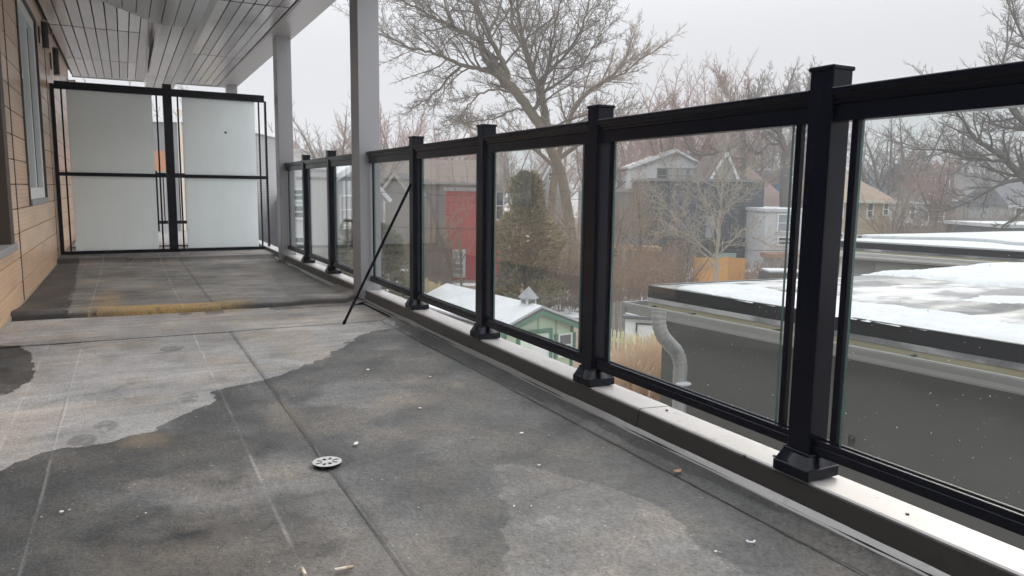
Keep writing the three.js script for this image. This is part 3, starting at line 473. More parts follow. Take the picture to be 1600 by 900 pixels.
// ---- the two flat roofed garages next door
{
  const Y = -0.305, rp = (x, y) => { const p = onY(x, y, Y); return [p.x, p.z]; };
  const wet = tex(1024, 1024, (u, v) => { const x = u * 12, z = v * 12, n = fbm(x * 0.55, z * 1.1, 4, 201), k = fbm(x * 3, z * 5, 4, 211), s = sm(0.52, 0.66, 0.72 * n + 0.28 * k), f = sm(0.5, 0.75, fbm(x * 1.1, z * 0.8, 4, 216)); const L = 0.19 + 0.13 * (n - 0.5) + 0.1 * (k - 0.5) + 0.05 * (hash(u * 1024 | 0, v * 1024 | 0, 3) - 0.5); return [L, L * 1.01, L * 1.03].map((c) => c * (1 - 0.75 * s) + 0.55 * s * 0.75 - 0.05 * f); }, { rep: [1 / 12, 1 / 12] });
  const wetRough = tex(256, 256, (u, v) => 0.16 + 0.6 * sm(0.35, 0.65, fbm(u * 5, v * 8, 4, 221, 5)), { srgb: false, rep: [1 / 7, 1 / 5] });
  const wetRoof = M(1, 1, 1, { map: wet, roughnessMap: wetRough, roughness: 1, bumpMap: mottle, bumpScale: 0.01 });
  const fascia = M(0.012, 0.0125, 0.016, { roughness: 0.6, map: mottleC, roughnessMap: smudge });
  const cream = M(0.4, 0.36, 0.24, { roughness: 0.8, map: mottleC }), gut = M(0.29, 0.295, 0.285, { roughness: 0.45, roughnessMap: smudge });
  const stucco = M(0.128, 0.128, 0.12, { roughness: 0.95, map: streaks });
  function edge(t, a, b, wallMat, gutMat, ext = 0) {       // trim along one edge a -> b (xz), outward to the left of it
    const dx = b[0] - a[0], dz = b[1] - a[1], L = Math.hypot(dx, dz), th = Math.atan2(dx, dz);
    const place = (g) => { g.rotateY(th); g.translate(a[0], 0, a[1]); return g; };
    part('fascia', place(bx(-0.002, 0.04, Y - 0.145, Y + 0.006, 0, L, 0.006)), fascia, t);
    const bd = part('fascia_board', place(bx(0.006, 0.03, Y - 0.29, Y - 0.146, 0, L)), cream, t);
    // K style gutter
    part('gutter', place(profileZ([[0.005, Y - 0.375], [-0.075, Y - 0.375], [-0.085, Y - 0.355], [-0.088, Y - 0.315], [-0.105, Y - 0.280], [-0.115, Y - 0.255], [-0.115, Y - 0.237], [-0.108, Y - 0.233], [-0.102, Y - 0.245], [-0.095, Y - 0.285], [-0.078, Y - 0.320], [-0.076, Y - 0.363], [0.005, Y - 0.365]], -ext, L)), gutMat, t);
    part('gutter_end', place(bx(-0.104, 0.004, Y - 0.374, Y - 0.255, -ext - 0.006, -ext - 0.001)), gutMat, t);
    return { place, L };
  }
  const A = [rp(1012.8, 446.4), [6.92, 3.2], [14.6, 3.2], rp(1600, 400)], Al = [5.714, -7.318];
  const far0 = rp(1223, 434), far1 = rp(1342, 431), far2 = rp(1500, 414);
  {
    const t = thing('garage', 'nearer flat roofed garage with dark stucco wall, grey gutter and patchy snow on its roof', 'garage', [0, 0, 0]);
    const foot = [A[0], A[1], [14.6, 3.2], [14.0, -7.2], far1];
    part('roof', slab(foot, Y - 0.2, Y), wetRoof, t);
    const ins = 0.11; part('wall', slab([[A[0][0] + ins, A[0][1] + ins * 1.6], [A[1][0] + ins, A[1][1] - 0.02], [14.4, 3.1], [13.7, -6.9], [8.2, -6.95]], G, Y - 0.2), stucco, t);
    const e = edge(t, A[0], A[1], stucco, gut, 0.30);
    // the other edges' black band
    const dx = far1[0] - A[0][0], dz = far1[1] - A[0][1];
    part('fascia', slab([[A[0][0] + 0.05, A[0][1] - 0.03], [far1[0], far1[1] - 0.03], [far1[0], far1[1] + 0.01], [A[0][0] + 0.05, A[0][1] + 0.01]], Y - 0.145, Y + 0.012), M(0.11, 0.115, 0.12, { roughness: 0.5 }), t);
    part('gutter_return', slab([[A[0][0] - 0.14, A[0][1] - 0.33], [A[0][0] + 0.25, A[0][1] - 0.33], [A[0][0] + 0.25, A[0][1] - 0.3], [A[0][0] - 0.12, A[0][1] - 0.3]], Y - 0.295, Y - 0.24), gut, t);
    // brackets
    for (const z of [0.12, 0.75, 1.9, 3.3, 4.6]) part('bracket', e.place(bx(-0.1, 0.008, Y - 0.247, Y - 0.231, z, z + 0.03, 0.003)), M(0.05, 0.05, 0.05), t);
    // downspout: ribbed elbow under the gutter, swan neck to the wall
    const o = e.place; const pts = [[1030, 486], [1029, 500], [1034, 522], [1046, 538], [1057, 550], [1063, 568], [1062, 600], [1061, 680]].map(([x, y], i) => at(x, y, [7.68, 7.68, 7.7, 7.78, 7.86, 7.9, 7.92, 7.95][i]));
    const curve = new THREE.CatmullRomCurve3(pts), n = 90, tg = new THREE.TubeGeometry(curve, n, 0.074, 14, false), tp = tg.attributes.position;
    for (let j = 0; j <= n; j++) { const c = curve.getPointAt(j / n), u = j / n, rib = u < 0.5 ? 1 + 0.06 * Math.sin(j * 2.0) : 1; for (let q = 0; q <= 14; q++) { const k = j * 15 + q; tp.setXYZ(k, c.x + (tp.getX(k) - c.x) * rib, c.y + (tp.getY(k) - c.y) * rib, c.z + (tp.getZ(k) - c.z) * rib); } }
    tg.computeVertexNormals(); part('downspout', planar(tg), gut, t);
    { const P = at(1068, 600, 7.85); const s = new THREE.IcosahedronGeometry(0.07, 2); s.scale(1.3, 0.35, 1); s.translate(P.x, P.y, P.z); part('snow_clump', s, mat.snow, t); }
    // snow
    seed(61);
    // old snow lying on the roof: a height field that thins out to nothing at a ragged edge
    const drift = (px, h, edge = 0.16) => {
      const c = new THREE.CatmullRomCurve3(px.map(([x, y]) => { const w = rp(x, y); return V(w[0], 0, w[1]); }), true, 'catmullrom', 0.4), q = c.getPoints(140);
      let x0 = 1e9, x1 = -1e9, z0 = 1e9, z1 = -1e9; for (const p of q) { x0 = Math.min(x0, p.x); x1 = Math.max(x1, p.x); z0 = Math.min(z0, p.z); z1 = Math.max(z1, p.z); }
      const st = 0.045, nx = Math.ceil((x1 - x0 + 0.3) / st), nz = Math.ceil((z1 - z0 + 0.3) / st), pos = [], idx = [], H = [];
      for (let j = 0; j <= nz; j++) for (let i = 0; i <= nx; i++) {
        const x = x0 - 0.15 + i * st, z = z0 - 0.15 + j * st; let ins = false, d = 1e9;
        for (let k = 0, m = q.length - 1; k < q.length; m = k++) { const a = q[m], e = q[k]; if ((a.z > z) !== (e.z > z) && x < (e.x - a.x) * (z - a.z) / (e.z - a.z) + a.x) ins = !ins; const ex = e.x - a.x, ez = e.z - a.z, t = clamp(((x - a.x) * ex + (z - a.z) * ez) / (ex * ex + ez * ez + 1e-9)); d = Math.min(d, Math.hypot(x - a.x - t * ex, z - a.z - t * ez)); }
        const sd = (ins ? d : -d) + 0.22 * (fbm(x * 2.6, z * 3.4, 4, 231) - 0.5) + 0.07 * (vn(x * 17, z * 19, 235) - 0.5), hh = sd < 0 ? -0.004 : h * Math.pow(clamp(sd / edge), 0.6) * (0.6 + 0.8 * fbm(x * 1.6, z * 2.2, 4, 237)) + 0.0015;
        pos.push(x, Y + hh, z); H.push(hh);
      }
      for (let j = 0; j < nz; j++) for (let i = 0; i < nx; i++) { const a = j * (nx + 1) + i, e = a + nx + 1; if (Math.max(H[a], H[a + 1], H[e], H[e + 1]) > 0) idx.push(a, e, a + 1, a + 1, e, e + 1); }
      const g = new THREE.BufferGeometry(); g.setAttribute('position', new THREE.Float32BufferAttribute(pos, 3)); g.setIndex(idx); g.computeVertexNormals(); part('snow_patch', planar(g), mat.snow, t);
    };
    drift([[1065, 449], [1110, 446], [1150, 445], [1185, 449], [1225, 457], [1260, 463], [1330, 470], [1400, 478], [1500, 490], [1600, 508], [1720, 530], [1720, 558], [1600, 538], [1500, 523], [1400, 508], [1329, 496.5], [1250, 483], [1160, 468.5], [1110, 459]], 0.022);
    drift([[1345, 429], [1400, 425], [1470, 420], [1540, 414], [1620, 413], [1700, 418], [1700, 455], [1600, 449], [1545, 447], [1500, 441], [1440, 434], [1390, 431]], 0.05);
    drift([[1500, 468], [1540, 462], [1600, 462], [1680, 468], [1680, 478], [1600, 474], [1540, 473]], 0.012);
  }
  {
    const t = thing('garage', 'farther flat roofed garage with pale eave and snow along its roof', 'garage');
    const a = [15.62, -12.95], b = [17.35, -6.2];
    part('roof', slab([a, b, [26, -6.2], [25, -12.9]], Y - 0.2, Y), wetRoof, t);
    part('wall', slab([[a[0] + 0.3, a[1] + 0.15], [b[0] + 0.2, b[1]], [25.5, -6.3], [24.8, -12.7]], G, Y - 0.3), M(0.27, 0.27, 0.25, { map: mottleC }), t);
    const pale = M(0.5, 0.5, 0.49, { roughness: 0.6 });
    const e = edge(t, a, b, stucco, pale, 0.1);
    part('soffit', e.place(bx(-0.02, 0.45, Y - 0.42, Y - 0.33, 0, e.L)), M(0.42, 0.42, 0.4), t);
    for (let i = 0; i < 5; i++) part('door_panel', e.place(bx(0.2, 0.24, Y - 2.4 + i * 0.392, Y - 2.016 + i * 0.392, 1.2, 4.6, 0.02)), M(0.3, 0.3, 0.275), t);
    part('corner_board', e.place(bx(0.16, 0.27, G, Y - 0.42, 0.35, 0.5)), pale, t);
    const pts = [[1345, 374.5], [1420, 371.5], [1480, 369], [1540, 366.5], [1600, 368], [1680, 370], [1680, 385], [1600, 387], [1540, 381], [1480, 378], [1420, 377]].map(([x, y]) => { const p = onY(x, y, Y); return V(Math.min(p.x, 24.5), 0, Math.max(p.z, -12.8)); });
    const q = new THREE.CatmullRomCurve3(pts, true).getPoints(80).map((p) => [p.x, p.z]);
    part('snow_patch', slab([[15.75, -12.7], [16.6, -9.4], [17.2, -6.5], [24, -6.5], [24.6, -12.7]], Y + 0.001, Y + 0.03, 0.015), mat.snow, t);
    part('snow_drift', slab(q, Y + 0.031, Y + 0.1, 0.03), mat.snow, t);
  }
}

// ---- houses: front wall turned to the balcony, px rectangles measured on the photograph's plane at distance D
function house(name, label, o) {
  const xc = (o.x0 + o.x1) / 2, P = at(xc, o.eave, o.D), turn = -YAW + (o.turn || 0);
  const h = thing(name, label, o.category || 'house', [P.x, G, P.z], turn);
  const k = o.D / FPX, Y = (py) => at(xc, py, o.D).y - G, W = (o.x1 - o.x0) * k / 2, He = Y(o.eave), Hr = Y(o.ridge ?? o.eave), dp = o.depth || 7;
  const ov = o.over ?? 0.3, th = 0.18;
  if (o.type === 'gable') {        // gable towards us
    const xr = ((o.ridgeX ?? xc) - xc) * k;
    const g = extr([[-W, 0], [W, 0], [W, He], [xr, Hr], [-W, He]], dp); g.translate(0, 0, -dp); part('wall', planar(g), o.wall, h);
    const side = (x0, y0, x1, y1, nm) => { const dx = x1 - x0, dy = y1 - y0, l = Math.hypot(dx, dy), nx = -dy / l * th, ny = dx / l * th, e = ov / l; const s = nx * 0 + (ny < 0 ? -1 : 1); const a = [x0 - dx * e, y0 - dy * e], b = [x1, y1]; const gg = extr([a, b, [b[0] + nx * s * 1, b[1] + ny * s], [a[0] + nx * s, a[1] + ny * s]], dp + 2 * ov); gg.translate(0, 0, -dp - ov); return planar(gg); };
    const r = part('roof', [side(-W, He + 0.02, xr, Hr + 0.02), side(W, He + 0.02, xr, Hr + 0.02)], o.roof, h);
    if (o.rake) { const rk = (x0, y0, x1, y1) => { const a = V(x0, y0, ov + 0.02), b = V(x1, y1, ov + 0.02), d = b.clone().sub(a), l = d.length(), g2 = bx(0, l + ov, -0.16, 0.06, -0.03, 0.03); g2.translate(-ov, 0, 0); g2.rotateZ(Math.atan2(d.y, d.x)); if (d.x < 0) { /* mirrored side */ } g2.translate(a.x, a.y + 0.05, a.z); return g2; }; part('rake_board', [rk(-W, He, xr, Hr), rk(W, He, xr, Hr)], o.rake, r); }
    if (o.snow) part('roof_snow', o.snow.map((sgn) => side(sgn * W, He + 0.05 + th, xr, Hr + 0.05 + th)), mat.snow, r);
  } else if (o.type === 'eave') {  // roof slope towards us
    part('wall', bx(-W, W, 0, He, -dp, 0), o.wall, h);
    const hip = o.hip || 0, rb = -dp / 2;
    const v = [[-W - ov, He, ov], [W + ov, He, ov], [W + ov, He, -dp - ov], [-W - ov, He, -dp - ov], [-W - ov + hip * W, Hr, rb], [W + ov - (o.hipR ?? hip) * W, Hr, rb]];
    const f = [[0, 1, 5, 4], [1, 2, 5], [2, 3, 4, 5], [3, 0, 4], [0, 3, 2, 1]], pos = [];
    for (const q of f) for (let i = 1; i < q.length - 1; i++) for (const n of [q[0], q[i], q[i + 1]]) pos.push(...v[n]);
    const g = new THREE.BufferGeometry(); g.setAttribute('position', new THREE.Float32BufferAttribute(pos, 3)); g.computeVertexNormals();
    const r = part('roof', planar(g), o.roof, h);
    part('eave_board', bx(-W - ov, W + ov, He - 0.2, He + 0.02, ov - 0.04, ov + 0.04), o.rake || white, r);
  } else {                          // flat
    part('wall', bx(-W, W, 0, He, -dp, 0), o.wall, h);
    part('roof', bx(-W - 0.12, W + 0.12, He + 0.003, He + 0.22, -dp - 0.1, 0.12), o.roof, h);
  }
  const R = (r, z0, z1) => bx((r[0] - xc) * k, (r[2] - xc) * k, Y(r[3]), Y(r[1]), z0, z1);
  for (const r of o.windows || []) {
    const f = o.frame || white, a = (r[0] - xc) * k, b = (r[2] - xc) * k, y0 = Y(r[3]), y1 = Y(r[1]), t = 0.09;
    const w = part('window', [bx(a - t, b + t, y1, y1 + t, 0.0, 0.08), bx(a - t, b + t, y0 - t, y0, 0.0, 0.1), bx(a - t, a, y0, y1, 0.0, 0.08), bx(b, b + t, y0, y1, 0.0, 0.08), bx(a, b, (y0 + y1) / 2 - 0.03, (y0 + y1) / 2 + 0.03, 0.02, 0.07)], f, h);
    part('pane', bx(a, b, y0, y1, 0.005, 0.03), r[4] || winGlass, w);
  }
  for (const [r, m, nm, z] of o.panels || []) part(nm || 'panel', R(r, -0.1, z ?? 0.06), m, h);
  for (const r of o.chimneys || []) { const zc = -dp / 2 + (r[4] || 0); const c = part('chimney', R(r, zc - 0.35, zc + 0.35), o.brick || M(0.2, 0.11, 0.085), h); part('chimney_cap', bx((r[0] - xc) * k - 0.08, (r[2] - xc) * k + 0.08, Y(r[1]) + 0.003, Y(r[1]) + 0.14, zc - 0.43, zc + 0.43), M(0.16, 0.15, 0.14), c); }
  return h;
}
const brown = shg(0.17, 0.13, 0.11), greyR = shg(0.13, 0.13, 0.14), darkR = shg(0.085, 0.085, 0.09), tanR = shg(0.25, 0.18, 0.13), blueGreyR = shg(0.2, 0.22, 0.25);

// seen past the left columns
house('long_flat_building', 'long pale flat roofed building behind the white gabled house', { type: 'flat', x0: 330, x1: 552, eave: 236, D: 75, depth: 12, wall: M(0.5, 0.48, 0.46), roof: M(0.55, 0.54, 0.53), panels: [[[440, 262, 552, 266], M(0.3, 0.3, 0.3), 'band']], windows: [[446, 280, 470, 310]] });
house('white_house', 'white clapboard house with low white gable and grey window, beside the tall grey column', { type: 'gable', x0: 478, x1: 603, eave: 309, ridge: 258, ridgeX: 556, D: 40, turn: 0.55, depth: 9, over: 0.35, wall: lapC(0.44, 0.46, 0.49), roof: M(0.72, 0.73, 0.75), rake: white, windows: [[532, 307, 552, 348, M(0.3, 0.31, 0.32)], [482, 330, 494, 365]], panels: [[[499, 316, 502, 430], white, 'downspout', 0.14], [[601, 312, 604, 430], white, 'downspout', 0.14]] });
house('striped_block', 'narrow pale block with dark windows between the far column and first post', { type: 'flat', x0: 440, x1: 474, eave: 262, D: 34, depth: 5, wall: M(0.5, 0.5, 0.5), roof: white, category: 'building', windows: [[459, 297, 472, 312], [459, 322, 472, 340], [459, 372, 472, 390]] });
house('brown_roof_house', 'long house with broad dull brown roof behind the leaning rod', { type: 'eave', x0: 590, x1: 775, eave: 284, ridge: 246, D: 62, depth: 11, wall: lapC(0.2, 0.185, 0.17), roof: brown, rake: M(0.3, 0.29, 0.28), hip: 0.0 });
house('gabled_cottage', 'small cream gabled house with a dark pointed dormer, right of the tall column', { type: 'gable', x0: 592, x1: 640, eave: 305, ridge: 272, ridgeX: 616, D: 52, depth: 8, wall: lapC(0.27, 0.25, 0.23), roof: darkR, rake: M(0.4, 0.36, 0.3) });
house('red_house', 'bright red sided house with white framed back door, behind the green shed', { type: 'flat', x0: 697, x1: 785, eave: 299, D: 46, depth: 8, wall: lapC(0.46, 0.035, 0.045, 0.25, 1 / 1.6), roof: M(0.36, 0.35, 0.35), windows: [[710, 394, 724, 412, M(0.4, 0.42, 0.42)], [710, 414, 724, 430, M(0.2, 0.2, 0.2)], [776, 300, 786, 342]], panels: [[[707, 391, 728, 436], M(0.6, 0.58, 0.54), 'door', 0.004]] });
house('grey_gable_house', 'grey house with steep white trimmed gable high behind the evergreen', { type: 'gable', x0: 838, x1: 892, eave: 298, ridge: 252, ridgeX: 862, D: 78, depth: 8, wall: lapC(0.33, 0.35, 0.36), roof: greyR, rake: white, windows: [[857, 270, 867, 282]] });
house('grey_low_house', 'plain grey block house with tan porch, left of the dark building', { type: 'flat', x0: 918, x1: 989, eave: 300, D: 50, depth: 7, wall: M(0.24, 0.245, 0.25, { map: mottleC }), roof: M(0.3, 0.3, 0.3), windows: [[960, 390, 970, 404]], panels: [[[918, 384, 1030, 390], M(0.42, 0.27, 0.14), 'porch_roof', 1.6], [[980, 390, 1024, 424], M(0.3, 0.15, 0.07), 'porch_wall', 0.4], [[971, 390, 979, 425], M(0.3, 0.33, 0.35), 'porch_post', 1.2], [[945, 405, 1022, 432], M(0.23, 0.13, 0.08), 'porch_base', 0.7]] });
house('white_upper_house', 'white house with a row of four upper windows above the dark building', { type: 'gable', x0: 985, x1: 1104, eave: 262, ridge: 236, ridgeX: 1054, D: 70, depth: 9, wall: lapC(0.66, 0.66, 0.67), roof: M(0.62, 0.62, 0.63), rake: white, frame: M(0.2, 0.2, 0.2), windows: [[1028, 264, 1041, 285], [1044, 264, 1057, 285, M(0.36, 0.42, 0.4)], [1060, 264, 1073, 285, M(0.36, 0.42, 0.4)], [1077, 264, 1090, 285, M(0.36, 0.42, 0.4)]] });
house('dark_roof_house', 'house with dark roof rising behind the white trimmed gable', { type: 'eave', x0: 1078, x1: 1150, eave: 284, ridge: 237, D: 76, depth: 9, wall: lapC(0.4, 0.4, 0.4), roof: darkR, hip: 0 });
house('pointed_gable', 'steep grey gable with white trim and small window above the dark building', { type: 'gable', x0: 1106, x1: 1152, eave: 284, ridge: 240, ridgeX: 1131, D: 61, depth: 6, wall: lapC(0.42, 0.41, 0.4), roof: brown, rake: white, windows: [[1114, 274, 1122, 284]] });
house('brown_chimney_house', 'house with brown hipped roof and brick chimney, left of the blue one', { type: 'eave', x0: 1146, x1: 1238, eave: 322, ridge: 260, D: 66, depth: 11, wall: lapC(0.45, 0.43, 0.42), roof: shg(0.24, 0.17, 0.15), hip: 0.3, hipR: 0.95, chimneys: [[1162, 246, 1172, 290, 1.4]], brick: M(0.23, 0.13, 0.1) });
house('blue_house', 'blue sided house with pale flat eave beside the nearest railing post', { type: 'flat', x0: 1186, x1: 1290, eave: 267, D: 90, depth: 8, wall: lapC(0.09, 0.19, 0.36), roof: M(0.6, 0.62, 0.64), windows: [[1233, 276, 1238, 300], [1250, 280, 1258, 302]] });
house('dark_building', 'wide charcoal clad building with two tall pale windows behind the young tree', { type: 'flat', x0: 1014, x1: 1195, eave: 284, D: 56, depth: 8, wall: lapC(0.085, 0.088, 0.095, 0.15, 0.4), roof: M(0.2, 0.2, 0.2), windows: [[1106, 337, 1119, 372, M(0.3, 0.32, 0.34)], [1168, 330, 1182, 372, M(0.36, 0.42, 0.42)]], frame: M(0.12, 0.12, 0.12), panels: [[[1044, 305, 1092, 374], M(0.075, 0.08, 0.105), 'siding_panel', 0.05], [[1018, 378, 1195, 384], M(0.07, 0.07, 0.07), 'ledge', 0.5], [[1120, 396, 1156, 415], M(0.4, 0.5, 0.44), 'garage_door', 0.08]] });
house('white_side_house', 'white clapboard house with one window right of the charcoal building', { type: 'flat', x0: 1197, x1: 1262, eave: 331, D: 52, depth: 8, wall: lapC(0.55, 0.55, 0.56), roof: M(0.5, 0.51, 0.53), windows: [[1217, 336, 1236, 361, M(0.28, 0.3, 0.33)], [1219, 372, 1236, 382]], panels: [[[1192, 395, 1262, 402], M(0.3, 0.17, 0.11), 'deck_rail', 1.2]] });
house('tan_house', 'tan clapboard house with brown hipped roof beyond the farther garage', { type: 'eave', x0: 1296, x1: 1391, eave: 313, ridge: 268, D: 58, depth: 11, over: 0.4, wall: lapC(0.46, 0.38, 0.26), roof: tanR, hip: 0.35, hipR: 0.62, rake: M(0.55, 0.5, 0.42), windows: [[1357, 318, 1364, 340], [1382, 318, 1388, 335], [1344, 369, 1360, 376], [1371, 368, 1384, 376], [1310, 318, 1317, 340], [1311, 366, 1320, 378]], chimneys: [[1340, 255, 1346, 300, 1]] });
house('grey_row_house', 'pale grey house with slate blue roof right of the tan house', { type: 'eave', x0: 1352, x1: 1446, eave: 315, ridge: 267, D: 80, depth: 12, wall: lapC(0.42, 0.42, 0.43), roof: blueGreyR, hip: 0.1, hipR: 0.7, windows: [[1408, 322, 1416, 342], [1424, 322, 1430, 342]], panels: [[[1398, 345, 1440, 352], white, 'porch_roof', 1.5]] });
house('brick_row_house', 'dark brick row house with tall chimneys and light window frames', { type: 'flat', x0: 1412, x1: 1492, eave: 270, D: 92, depth: 10, wall: M(0.15, 0.11, 0.1, { map: mottleC }), roof: M(0.2, 0.19, 0.19), windows: [[1456, 276, 1462, 304], [1479, 276, 1484, 304], [1449, 330, 1456, 346], [1472, 330, 1480, 346]], chimneys: [[1433, 256, 1443, 275], [1476, 256, 1486, 275]], brick: M(0.16, 0.12, 0.11) });
house('dark_row_house', 'dull grey row house with one chimney behind the big right hand tree', { type: 'eave', x0: 1488, x1: 1580, eave: 312, ridge: 271, D: 96, depth: 12, wall: M(0.19, 0.175, 0.165, { map: mottleC }), roof: shg(0.15, 0.135, 0.13), hip: 0.1, hipR: 0.4, chimneys: [[1516, 260, 1526, 278]], windows: [[1540, 325, 1548, 345]] });
house('far_right_house', 'pale grey house cut by the right edge of the picture', { type: 'eave', x0: 1578, x1: 1690, eave: 322, ridge: 283, D: 75, depth: 9, wall: lapC(0.4, 0.41, 0.41), roof: greyR, hip: 0.2, windows: [[1588, 326, 1596, 345]] });
house('low_dark_garage', 'low dark garage with snow on its roof at the right edge', { type: 'flat', x0: 1566, x1: 1700, eave: 357, D: 46, depth: 6, category: 'garage', wall: M(0.13, 0.13, 0.135), roof: mat.snow });
// beyond the frosted screen
house('brick_building', 'grey topped orange brick building glimpsed beside the screen post', { type: 'flat', x0: 60, x1: 284, eave: 190, D: 32, depth: 8, wall: M(0.2, 0.205, 0.21), roof: white, panels: [[[60, 234, 266, 266], M(0.42, 0.2, 0.11), 'brick_band', 0.08], [[60, 266, 266, 420], M(0.28, 0.27, 0.27), 'lower_wall', 0.06], [[278, 170, 284, 420], M(0.62, 0.56, 0.48), 'corner_panel', 0.1]] });
house('shingled_side_building', 'grey shingled building glimpsed right of the screen post', { type: 'flat', x0: 285, x1: 345, eave: 196, D: 34, depth: 8, wall: lapC(0.3, 0.31, 0.32), roof: white, panels: [[[285, 262, 345, 420], M(0.6, 0.54, 0.45), 'lower_wall', 0.06]] });
{
  const t = thing('end_railing', 'black bar railing glimpsed through the gaps beside the screen post', 'railing', [0.5, 0, -13.0]);
  for (const y of [0.25, 1.0]) part('rail', bx(-1.1, 1.0, y, y + 0.05, -0.02, 0.02), mat.black, t);
  for (const x of [-1.08, -0.11, 0.98]) part('post', bx(x, x + 0.07, 0, 1.08, -0.035, 0.035), mat.black, t);
  for (let i = 0; i < 17; i++) { const x = -1.0 + i * 0.115; part('picket', bx(x, x + 0.016, 0.3, 1.0, -0.008, 0.008), mat.black, t); }
}

// ---- green garden shed with cupola
{
  const pk = at(843, 484, 20.6), H = pk.y - G, t = thing('garden_shed', 'pale green garden shed with snowy roof, cupola and dark green trim', 'shed', [pk.x, G, pk.z], 0);
  const R1 = onY(700, 449, pk.y), dir = V(R1.x - pk.x, 0, R1.z - pk.z), L = Math.min(7, dir.length()); dir.normalize();
  t.rotation.y = Math.atan2(-dir.x, -dir.z);              // local -z runs along the ridge
  const inv = (P) => t.worldToLocal(P.clone()); t.updateMatrixWorld(true);
  const plane = (x, y) => { const n = V(0, 0, 1).applyQuaternion(t.quaternion), r = ray(x, y), s = n.dot(V(pk.x, pk.y, pk.z).sub(V(0, EYE, 0))) / n.dot(r); return inv(V(0, EYE, 0).addScaledVector(r, s)); };
  const eL = plane(797, 513), eR = plane(905, 505), W = Math.max(0.9, (eR.x - eL.x) / 2 * 1.0), he = H + (eL.y - H + eR.y - H) / 2;
  const green = M(0.5, 0.62, 0.46, { map: (() => { const m = lapMap.clone(); m.rotation = Math.PI / 2; m.repeat.set(1 / 1.5, 0.2); m.needsUpdate = true; return m; })() }), trim = M(0.1, 0.21, 0.15), wt = M(0.7, 0.72, 0.7);
  const g = extr([[-W, 0], [W, 0], [W, he], [0, H], [-W, he]], L); g.translate(0, 0, -L); part('wall', planar(g), green, t);
  const sl = (s, y, th, o, z0, z1, nm, m, par) => { const dx = -s * W, dy = H - he, l = Math.hypot(dx, dy), e = o / l, a = [s * W - dx * e, he - dy * e + y], b = [0, H + y]; const q = extr([a, b, [b[0], b[1] + th], [a[0] + s * 0.02, a[1] + th]], z1 - z0); q.translate(0, 0, z0); return part(nm, planar(q), m, par || t); };
  for (const s of [-1, 1]) { const r = sl(s, 0.004, 0.06, 0.16, -L - 0.1, 0.14, 'roof_slope', darkR); sl(s, 0.066, 0.07, 0.14, -L - 0.08, 0.13, 'roof_snow', mat.snow, r); sl(s, -0.12, 0.122, 0.17, 0.1405, 0.17, 'rake_board', trim, r); }
  const F = (x0, y0, x1, y1) => { const a = plane(x0, y1), b = plane(x1, y0); return [Math.min(a.x, b.x), Math.max(a.x, b.x), a.y, b.y]; };
  { const [a, b, c, d] = F(806, 512, 862, 600); const dr = part('door', bx(a + 0.1, b - 0.1, 0.1, d - 0.12, 0.003, 0.03), M(0.62, 0.72, 0.62), t); part('door_trim', [bx(a, b, d - 0.12, d, 0.003, 0.05), bx(a, a + 0.1, 0.1, d - 0.12, 0.003, 0.05), bx(b - 0.1, b, 0.1, d - 0.12, 0.003, 0.05)], trim, dr); part('door_panel', bx(a + 0.75 * (b - a) * 0.5, b - 0.18, 1.0, d - 0.2, 0.031, 0.04), wt, dr); }
  { const [a, b, c, d] = F(873, 522, 891, 556), f = 0.05; const w = part('window', [bx(a - f, b + f, d, d + f, 0, 0.05), bx(a - f, b + f, c - f, c, 0, 0.05), bx(a - f, a, c, d, 0, 0.05), bx(b, b + f, c, d, 0, 0.05), bx(a, b, (c + d) / 2 - 0.02, (c + d) / 2 + 0.02, 0.01, 0.045)], wt, t); part('pane', bx(a, b, c, d, 0.002, 0.02), M(0.16, 0.17, 0.18, { roughness: 0.15 }), w); for (const s of [a - f - 0.13, b + f + 0.03]) part('shutter', bx(s, s + 0.1, c - f, d + f, 0.003, 0.035), trim, t); }
  for (const x of [-W + 0.0, W - 0.09]) part('corner_board', bx(x - 0.01, x + 0.1, 0, he - 0.04, 0.003, 0.02), trim, t);
  { const c = plane(830, 470), z = -0.55, q = part('cupola', bx(-0.16, 0.16, H - 0.12, H + 0.26, z - 0.16, z + 0.16), M(0.62, 0.64, 0.62), t); const r = new THREE.ConeGeometry(0.31, 0.34, 4); r.rotateY(Math.PI / 4); r.translate(0, H + 0.26 + 0.172, z); part('cupola_roof', planar(r.toNonIndexed()), M(0.22, 0.23, 0.25), q); part('louver', [bx(-0.11, 0.11, H + 0.12, H + 0.22, z + 0.161, z + 0.175), bx(-0.18, -0.161, H + 0.12, H + 0.22, z - 0.1, z + 0.1)], M(0.14, 0.16, 0.15), q); }
}

// ---- fences and small yard things
function fence(name, label, a, b, h, boardW, gap, m, o = {}) {      // boards from a to b on the ground
  const d = V(b.x - a.x, 0, b.z - a.z), L = d.length(), t = thing(name, label, 'fence', [a.x, o.y ?? G, a.z], Math.atan2(-d.z, d.x));
  seed(Math.round(a.x * 100)); const mats = [1, 0.88, 1.1, 0.8].map((f) => { const q = m.clone(); q.color.multiplyScalar(f); return q; });
  const n = Math.floor(L / (boardW + gap));
  for (let i = 0; i < n; i++) { const x = i * (boardW + gap), hh = h + rr(-0.03, 0.03); const g = o.dog ? extr([[0, 0.05], [boardW, 0.05], [boardW, hh - 0.04], [boardW / 2, hh], [0, hh - 0.04]], 0.02) : bx(0, boardW, 0.05, hh, 0, 0.02); if (o.dog) planar(g); g.translate(x, 0, rr(-0.004, 0.004)); part('board', g, mats[(rnd() * 4) | 0], t); }
  for (const y of [0.35, h - 0.3]) part('rail', bx(0, L, y, y + 0.09, -0.05, -0.006), m, t);
  for (let x = 0; x <= L + 0.1; x += Math.max(1.8, L / 4)) part('post', bx(x - 0.05, x + 0.05, 0, h + 0.08, -0.15, -0.051), m, t);
  return t;
}
